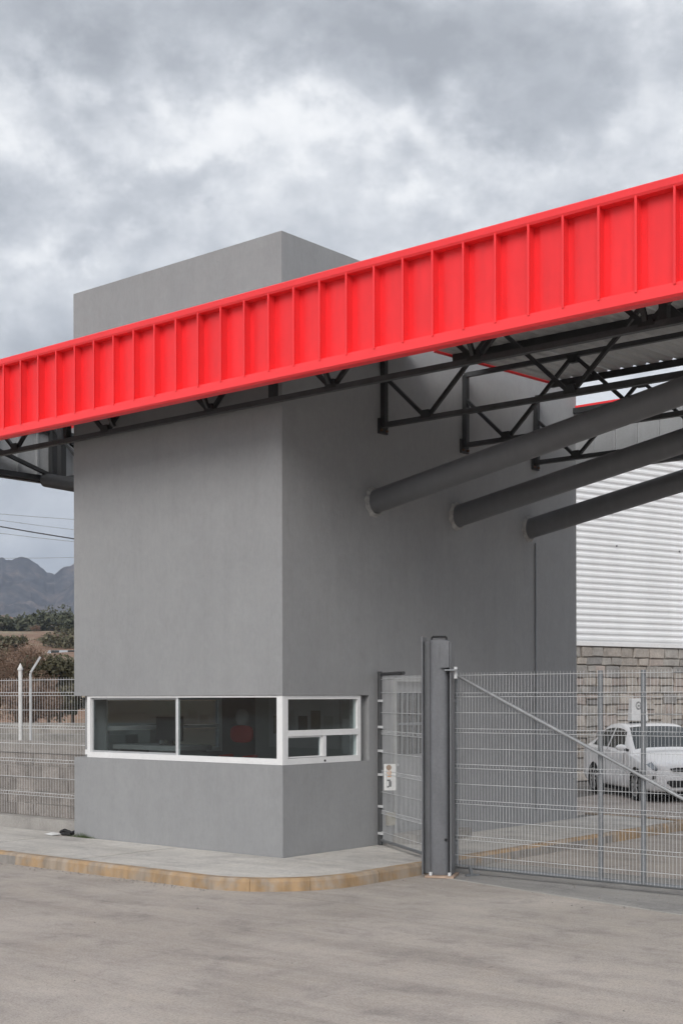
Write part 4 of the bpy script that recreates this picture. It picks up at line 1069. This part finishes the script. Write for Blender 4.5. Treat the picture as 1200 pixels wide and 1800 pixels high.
for sd in (-1, 1):
    fw = patch('front_window', ((5.0, 5.10), (6.85, 5.10), (6.85, 5.90), (5.75, 5.90)), sd, M_CGLASS, 0.006)
    patch('rear_side_window', ((6.98, 5.10), (8.7, 5.12), (8.25, 5.86), (6.98, 5.90)), sd, M_CGLASS, 0.006)
    patch('headlight', ((0.95, 4.3), (2.25, 4.75), (1.9, 5.75), (0.85, 5.25)), sd, M_LAMP, 0.014)
    patch('door_handle', ((6.55, 4.25), (6.78, 4.25), (6.78, 4.38), (6.55, 4.38)), sd, M_ALLOY, 0.018, 2, 2)
    patch('door_seam', ((6.90, 2.2), (6.92, 2.2), (6.92, 5.05), (6.90, 5.05)), sd, M_PLASTIC, 0.003, 1, 10)
    patch('door_seam', ((4.70, 2.2), (4.72, 2.2), (4.90, 5.0), (4.88, 5.0)), sd, M_PLASTIC, 0.003, 1, 10)
    patch('fog_lamp', ((0.9, 2.6), (1.25, 2.6), (1.25, 2.95), (0.9, 2.95)), sd, M_PLASTIC, 0.014, 3, 3)
    # mirror
    mm = MB(); o_ = []
    for j in range(7):
        th = math.pi * j / 6
        for i in range(10):
            ph = 2 * math.pi * i / 10
            o_.append((0.72 + 0.055 * math.sin(th) * math.cos(ph), sd * (0.93 + 0.115 * math.cos(th)), 1.00 + 0.065 * math.sin(th) * math.sin(ph)))
    mm.add(o_, [(j * 10 + i, j * 10 + (i + 1) % 10, (j + 1) * 10 + (i + 1) % 10, (j + 1) * 10 + i) for j in range(6) for i in range(10)])
    mir = clink('mirror', mm, M_CARW)
    clink('mirror_stalk', MB().beam((0.74, sd * 0.78, 0.94), (0.73, sd * 0.88, 0.97), 0.05, 0.05), M_PLASTIC, mir)
    for wx in (1.30, -1.20):
        # dark arch and wheel
        mb_ = MB(); vs = []; nn = 28
        for i in range(nn + 1):
            a = math.pi * (1.08 - 1.16 * i / nn)
            for rr in (0.0, 0.345):
                x_, z_ = wx + rr * math.cos(a), max(0.19, 0.30 + rr * math.sin(a)); 
                vs.append((x_, sd * 0.853, z_))
        mb_.add(vs, [(2 * i, 2 * i + 1, 2 * i + 3, 2 * i + 2) for i in range(nn)])
        clink('wheel_arch', mb_, M_BLACK, None, False)
        ty = MB(); prof = [(0.21, 0.84), (0.285, 0.868), (0.298, 0.85), (0.30, 0.78), (0.298, 0.70), (0.285, 0.68), (0.21, 0.70)]
        nn = 32; vs = []
        for i in range(nn):
            a = 2 * math.pi * i / nn
            for r_, y_ in prof: vs.append((wx + r_ * math.cos(a), sd * y_, 0.30 + r_ * math.sin(a)))
        k_ = len(prof)
        ty.add(vs, [(i * k_ + j, ((i + 1) % nn) * k_ + j, ((i + 1) % nn) * k_ + j + 1, i * k_ + j + 1) for i in range(nn) for j in range(k_ - 1)])
        wl = clink('wheel', ty, M_BLACK)
        rm = MB()
        for i in range(8):
            a = 2 * math.pi * i / 8
            rm.beam((wx, sd * 0.858, 0.30), (wx + 0.20 * math.cos(a), sd * 0.850, 0.30 + 0.20 * math.sin(a)), 0.045, 0.015, (0, 1, 0))
        for i in range(24):
            a0, a1 = 2 * math.pi * i / 24, 2 * math.pi * (i + 1) / 24
            rm.beam((wx + 0.205 * math.cos(a0), sd * 0.852, 0.30 + 0.205 * math.sin(a0)), (wx + 0.205 * math.cos(a1), sd * 0.852, 0.30 + 0.205 * math.sin(a1)), 0.03, 0.02, (0, 1, 0))
        clink('rim', rm, M_ALLOY, wl, False)
        clink('hub_disc', MB().tube((wx, sd * 0.80, 0.30), (wx, sd * 0.835, 0.30), 0.20, 24), M_PLASTIC, wl, False)
def nose(name, pts, m, x=2.104, bow=0.0, th=0.012):
    mb_ = MB(); n = len(pts)
    mb_.add([(x + th - bow * y * y, y, z) for y, z in pts] + [(x - 0.03, y, z) for y, z in pts], [tuple(range(n)), tuple(range(2 * n - 1, n - 1, -1))] + [(i, n + i, n + (i + 1) % n, (i + 1) % n) for i in range(n)])
    return clink(name, mb_, m, None, False)
nose('grille', [(-0.46, 0.645), (-0.40, 0.575), (0.40, 0.575), (0.46, 0.645), (0.34, 0.662), (-0.34, 0.662)], M_PLASTIC)
nose('grille_bar', [(-0.43, 0.612), (0.43, 0.612), (0.43, 0.622), (-0.43, 0.622)], M_ALLOY, 2.112)
nose('lower_intake', [(-0.50, 0.42), (-0.52, 0.37), (-0.42, 0.29), (0.42, 0.29), (0.52, 0.37), (0.50, 0.42)], M_PLASTIC)
nose('badge', [(0.045 * math.cos(k * math.pi / 6), 0.620 + 0.030 * math.sin(k * math.pi / 6)) for k in range(12)], M_ALLOY, 2.118)
nose('number_plate', [(-0.20, 0.455), (0.20, 0.455), (0.20, 0.545), (-0.20, 0.545)], M_WPAINT)
clink('underbody', MB().box((-1.9, -0.70, 0.12), (1.85, 0.70, 0.24)), M_BLACK, None, False)
# roof-top box sign
rs = thing('roof_sign', 'white box sign with a round grey emblem on top of the car', 'sign', (0, 0, 0))
rp = cc - lf * 0.22 + hd * -0.25; rs.location = (rp.x, rp.y, 1.455); rs.rotation_euler.z = math.atan2(hd.y, hd.x) + R(6)
def rlink(name, mb_, m): me = mb_.mesh(name, m, False); o = bpy.data.objects.new(name, me); COL.objects.link(o); o.parent = rs; return o
m = MB(); m.add([(-0.09, -0.19, 0.05), (0.09, -0.19, 0.05), (0.09, 0.19, 0.05), (-0.09, 0.19, 0.05), (-0.055, -0.165, 0.50), (0.055, -0.165, 0.50), (0.055, 0.165, 0.50), (-0.055, 0.165, 0.50)],
               [(0, 3, 2, 1), (4, 5, 6, 7), (0, 1, 5, 4), (1, 2, 6, 5), (2, 3, 7, 6), (3, 0, 4, 7)])
bx_ = rlink('box', m, M_WPAINT)
bv = bx_.modifiers.new('bevel', 'BEVEL'); bv.width = 0.012; bv.segments = 2
rlink('foot_bar', MB().box((-0.07, -0.17, 0.0), (0.07, 0.17, 0.028)), M_PLASTIC)
em = MB(); nn = 24; vs = []
for rr in (0.085, 0.05):
    for i in range(nn):
        a = 2 * math.pi * i / nn; zq = 0.355 + rr * math.sin(a)
        vs.append((0.09 - (zq - 0.05) / 0.45 * 0.035 + 0.003, -0.015 + rr * 0.85 * math.cos(a), zq))
em.add(vs, [(i, (i + 1) % nn, nn + (i + 1) % nn, nn + i) for i in range(nn)])
rlink('emblem', em, M_CHGREY)
em = MB(); em.add([(0.09 - (z - 0.05) / 0.45 * 0.035 + 0.004, y, z) for y, z in ((-0.04, 0.335), (0.02, 0.335), (0.02, 0.372), (-0.04, 0.372))], [(0, 1, 2, 3)])
rlink('emblem', em, M_CHGREY)

# ================================================================== HILLSIDE, TREES, HOUSES, MOUNTAINS
def hillz(X, Y):
    base = max(0.0, 0.060 * Y - 3.0)
    near = max(0.0, min(1.0, (Y - 26) / 20.0))
    n = noise.fractal(Vector((X * 0.02, Y * 0.02, 3.3)), 1.0, 2.0, 5)
    n2 = noise.fractal(Vector((X * 0.15, Y * 0.15, 1.3)), 1.0, 2.0, 4)
    return base + near * (0.5 + n * min(6.0, Y * 0.012) + n2 * 0.35)
m = MB(); ysr = []; y = 24.0
while y < 900: ysr.append(y); y *= 1.045
nx = 60; vs = []
for Y in ysr:
    for i in range(nx + 1):
        X = Y * (-0.95 + 1.0 * i / nx)
        p = W(X, Y); vs.append((p.x, p.y, hillz(X, Y) - 0.05 + (0.0 if Y > 25 else -0.2)))
fs = [(j * (nx + 1) + i, j * (nx + 1) + i + 1, (j + 1) * (nx + 1) + i + 1, (j + 1) * (nx + 1) + i) for j in range(len(ysr) - 1) for i in range(nx)]
tag(m.add(vs, fs).build('hillside', M_EARTH, None, True), kind='structure')

def ridge(az):
    """skyline of the range, metres above the eye at 2600 m, by u of the photograph"""
    u = 600 + 2366 * az
    n = noise.fractal(Vector((u * 0.004, 0.4, 7.7)), 1.0, 2.0, 6)
    n += 0.35 * noise.fractal(Vector((u * 0.05, 1.4, 2.7)), 0.8, 2.0, 5)
    dip = 22 * math.exp(-((u - 93) / 26.0) ** 2)
    return (243 + 16 * n - dip + 0.03 * (u - 60) + 8 * math.sin(u * 0.011 + 1.0)) / 2366 * 2600
M_MOUNT = mat('mountain_scrub', (0.085, 0.078, 0.076), 1.0, var=0.6, scale=0.014, tint=(0.26, 0.195, 0.165), fine=0.3, bscale=0.07)
m = MB(); vs = []; na, nd = 560, 90
for j in range(nd + 1):
    f = j / nd; Y = 1150 + 1450 * f
    for i in range(na + 1):
        az = -0.62 + 0.75 * i / na
        p = W(az * Y, Y)
        h = ridge(az) * (Y / 2600.0)
        prof = (0.30 + 0.70 * f ** 1.1)
        q = Vector((az * Y, Y, 0))
        e = noise.ridged_multi_fractal(Vector((q.x * 0.0042, q.y * 0.0030, 2.2)), 0.85, 2.15, 7, 0.95, 2.1) / 2.6
        n = noise.fractal(Vector((q.x * 0.012, q.y * 0.010, 5.0)), 0.8, 2.1, 6)
        k = (1 - f) ** 0.55
        z = h * prof * (1 - k * 0.72 * (1.0 - e)) + (n * 26 + noise.fractal(Vector((q.x * 0.05, q.y * 0.04, 1.0)), 0.9, 2.0, 4) * 4) * (0.25 + 0.75 * k)
        vs.append((p.x, p.y, z + 2))
w = na + 1
fs = [(j * w + i, j * w + i + 1, (j + 1) * w + i + 1, (j + 1) * w + i) for j in range(nd) for i in range(na)]
tag(m.add(vs, fs).build('mountain', M_MOUNT, None, True), kind='structure')

def tree(name, label, cat, X, Y, h, wd_, mi, nleaf, group, leaf=0.12, trunk=True, seed=0, base=None, flat=0.8):
    rnd = random.Random(seed)
    z0 = hillz(X, Y) if base is None else base
    p = W(X, Y, z0); t = thing(name, label, cat, tuple(p), group)
    mt = MB()
    th = h * (0.35 if trunk else 0.12)
    mt.tube(p - Vector((0, 0, 0.3)), p + Vector((0, 0, th)), h * 0.035, 7, h * 0.022)
    limbs = []
    for i in range(6 if trunk else 9):
        a = rnd.uniform(0, 6.28); rr = wd_ * rnd.uniform(0.25, 0.42); e = p + Vector((math.cos(a) * rr, math.sin(a) * rr, h * rnd.uniform(0.55, 0.85)))
        mt.tube(p + Vector((0, 0, th * 0.95)), e, h * 0.016, 5, h * 0.006); limbs.append(e)
    mt.build('trunk' if trunk else 'stem', M_BARK, t)
    mc = MB()
    clumps = [(p + Vector((rnd.gauss(0, 0.22) * wd_, rnd.gauss(0, 0.22) * wd_, h * rnd.uniform(0.38 if trunk else 0.15, 0.92))), rnd.uniform(0.13, 0.26) * wd_) for _ in range(15)]
    clumps += [(e, 0.18 * wd_) for e in limbs]
    for i in range(nleaf):
        c, r_ = rnd.choice(clumps)
        d = Vector((rnd.gauss(0, 1), rnd.gauss(0, 1), rnd.gauss(0, 1) * flat)).normalized() * r_ * rnd.uniform(0.55, 1.08)
        q = c + d; s_ = leaf * rnd.uniform(0.5, 1.3)
        a = Vector((rnd.gauss(0, 1), rnd.gauss(0, 1), rnd.gauss(0, 1))).normalized(); b = a.cross(Vector((rnd.gauss(0, 1), rnd.gauss(0, 1), rnd.gauss(0, 1)))).normalized()
        if mi == 2: b = b * 0.22; a = a * 1.5
        mc.add([q - a * s_, q + b * s_ * 0.6, q + a * s_, q - b * s_ * 0.6], [(0, 1, 2, 3)])
    mc.build('crown', M_LEAF[mi], t)
    return t
def at(u, v, Y): return ((u - 600) / 2366.0 * Y, Y, 2 + (1225 - v) / 2366.0 * Y)
sd_ = 11
tl_ = [('dark round evergreen topmost on the slope right by the booth edge', 118, 1130, 330, 8.2, 8.5), ('dark evergreen on the slope between two paler trees', 92, 1130, 300, 6.8, 7.5),
       ('dark spreading tree just left of the middle on the slope', 62, 1128, 280, 6.0, 7.0), ('low dark tree above the white shed roof', 42, 1126, 300, 4.5, 6.0),
       ('dark tree at the photo\'s left edge on the slope', 6, 1126, 260, 4.4, 5.2), ('small dark tree next to the left-edge tree', 24, 1120, 330, 4.2, 6.0),
       ('small dark tree half hidden by the booth edge below the hilltop', 134, 1134, 240, 5.5, 6.0)]
for lb, u, v, Y, h, w_ in tl_:
    X, Y, z_ = at(u, v, Y); sd_ += 1
    tree('evergreen_tree', lb, 'tree', X, Y, h, w_, 0, 1500, 'dark trees on the slope', leaf=0.42, seed=sd_, base=min(hillz(X, Y), z_))
for lb, u, v, Y, h, w_ in (('pale olive scrub tree low on the slope beside the booth edge', 108, 1145, 190, 2.4, 5.5), ('pale olive scrub tree below the dark trees', 82, 1148, 200, 1.8, 5.0), ('pale scrub clump at the slope\'s middle left', 14, 1150, 150, 2.0, 3.4)):
    X, Y, z_ = at(u, v, Y); sd_ += 1
    tree('scrub_tree', lb, 'tree', X, Y, h, w_, 1, 900, 'pale scrub on the slope', leaf=0.30, seed=sd_, base=min(hillz(X, Y) + 0.2, z_), trunk=False)
rs_ = random.Random(5)
spots = [('%s scrub bush dotted on the brown slope' % c) for c in ('olive', 'brown')]
for k in range(22):
    Y = rs_.uniform(85, 260); u = rs_.uniform(-40, 150); X = (u - 600) / 2366.0 * Y; sd_ += 1; mi = rs_.choice((1, 1, 2))
    if (10 < u < 88 and Y < 245) or (88 <= u and Y < 175): continue
    tree('scrub_bush', spots[0 if mi == 1 else 1], 'bush', X, Y, rs_.uniform(0.9, 1.9), rs_.uniform(1.6, 3.4), mi, 420, 'scrub dotted on the slope', leaf=0.2, seed=sd_, trunk=False)
for lb, u, v, Y, h, w_, mi in (('bare reddish brown bush highest behind the white post', 30, 1268, 44, 2.6, 2.6, 2), ('bare brown bush at the photo\'s left edge behind the fence', -8, 1270, 41, 2.5, 2.6, 2),
                           ('olive bush between the bent post and the booth', 86, 1268, 42, 2.2, 1.9, 1), ('small brown bush growing into the olive bush', 106, 1268, 46, 2.0, 1.5, 2), ('dark green bush tight against the booth edge', 128, 1268, 44, 2.1, 1.0, 0),
                           ('low brown bush under the bent post', 58, 1282, 38, 1.5, 1.7, 2)):
    X, Y, z_ = at(u, v, Y); sd_ += 1
    tree('bush', lb, 'bush', X, Y, h, w_, mi, 4200, 'bushes behind the fence', leaf=0.075, seed=sd_, base=z_, trunk=False)
# grey ledge and rubble beyond the fence
def house(name, label, u, v, Y, w_, d_, h, roofm, pitched=False):
    X, Y, z_ = at(u, v, Y); z_ = z_ - 0.3
    t = thing(name, label, 'house', tuple(W(X, Y, z_)))
    def hb(x0, x1, y0, y1, z0, z1):
        m_ = MB(); vs = []
        for z in (z0, z1):
            for a, b in ((x0, y0), (x1, y0), (x1, y1), (x0, y1)):
                p = W(X + a, Y + b); vs.append((p.x, p.y, z_ + z))
        return m_.add(vs, [(0, 3, 2, 1), (4, 5, 6, 7), (0, 1, 5, 4), (1, 2, 6, 5), (2, 3, 7, 6), (3, 0, 4, 7)])
    hb(-w_ / 2, w_ / 2, 0, d_, -1.5, h).build('wall', M_HOUSE, t)
    if pitched:
        m_ = MB(); P = lambda a, b, z: tuple(W(X + a, Y + b, z_ + z))
        a = w_ / 2 + 0.3
        m_.add([P(-a, -0.3, h), P(a, -0.3, h), P(a, d_ + 0.3, h), P(-a, d_ + 0.3, h), P(-a, d_ / 2, h + 1.3), P(a, d_ / 2, h + 1.3)], [(0, 1, 5, 4), (2, 3, 4, 5), (3, 0, 4), (1, 2, 5), (3, 2, 1, 0)])
        m_.build('roof', roofm, t)
    else: hb(-w_ / 2 - 0.3, w_ / 2 + 0.3, -0.3, d_ + 0.3, h, h + 0.35).build('roof', roofm, t)
    for k in range(2):
        x = -w_ / 4 + k * w_ / 2
        hb(x - 0.5, x + 0.5, -0.03, 0.02, 0.7, 1.8).build('window', M_CGLASS, t)
house('shed', 'long low white shed roof on the brown slope', 47, 1136, 235, 4.4, 4.0, 0.9, M_WHITE)
house('house', 'grey pitched roof house on the slope beside the booth edge', 112, 1163, 170, 4.2, 5, 0.6, M_RROOF, True)
house('house', 'tiny white house at the far hilltop', 116, 1098, 420, 4.0, 4, 1.6, M_WHITE)
# concrete ledge beyond the fence
p0, p1 = W(-12.0, 30.0), W(-4.2, 27.0)
m = MB(); m.beam((p0.x, p0.y, 0.6), (p1.x, p1.y, 0.6), 0.5, 1.3).build('ledge', M_GREYCONC)
tag(bpy.data.objects['ledge'], 'rough grey concrete ledge seen through the mesh fence', 'ledge')
p0, p1 = W(-14.0, 36.0), W(-4.6, 33.5)
tag(MB().beam((p0.x, p0.y, 0.65), (p1.x, p1.y, 0.65), 0.8, 1.4).build('retaining_wall', M_GREYCONC), 'grey retaining wall behind the ledge below the bushes', 'wall')

# overhead wires
for i, (va, vb, r_, lb) in enumerate(((924, 946, 0.028, 'thick overhead cable sloping down towards the booth'), (902, 912, 0.010, 'topmost thin overhead wire under the canopy'), (913, 930, 0.009, 'thin overhead wire just above the thick cable'),
                                      (936, 951, 0.010, 'thin overhead wire just below the thick cable'), (980, 979, 0.008, 'lowest thin overhead wire, above the mountains'))):
    Y = 58.0 + i * 0.5; pts = []
    za, zb_ = 2 + (1225 - va) / 2366 * Y, 2 + (1225 - vb) / 2366 * Y
    Xa, Xb = -600 / 2366 * Y, -470 / 2366 * Y
    for k in range(-14, 21):
        X = Xa + (Xb - Xa) * k * 0.5; f = (X - Xa) / (Xb - Xa)
        z_ = za + (zb_ - za) * f + 0.004 * (X - Xa) * (X - Xb)
        p = W(X, Y, z_); pts.append((p.x, p.y, z_))
    tag(MB().path(pts, r_, 5).build('overhead_wire', M_CHORD if i == 0 else M_GALVD), lb, 'wire', 'overhead wires')

# ------------------------------------------------------------------ the air
hz = bpy.data.materials.new('haze_air'); hz.use_nodes = True
N, L = nodes_of(hz.node_tree)
o = N.new('ShaderNodeOutputMaterial'); vp = N.new('ShaderNodeVolumePrincipled')
vp.inputs['Color'].default_value = (0.66, 0.78, 1.0, 1); vp.inputs['Density'].default_value = 0.00018; vp.inputs['Anisotropy'].default_value = 0.1
L.new(vp.outputs[0], o.inputs['Volume'])
hb = MB().box((-3600, -500, -1.2), (1600, 3400, 420)).build('haze', hz)
tag(hb, kind='stuff')
hb['label'] = 'pale blue haze in the air before the mountains'; hb['category'] = 'haze'
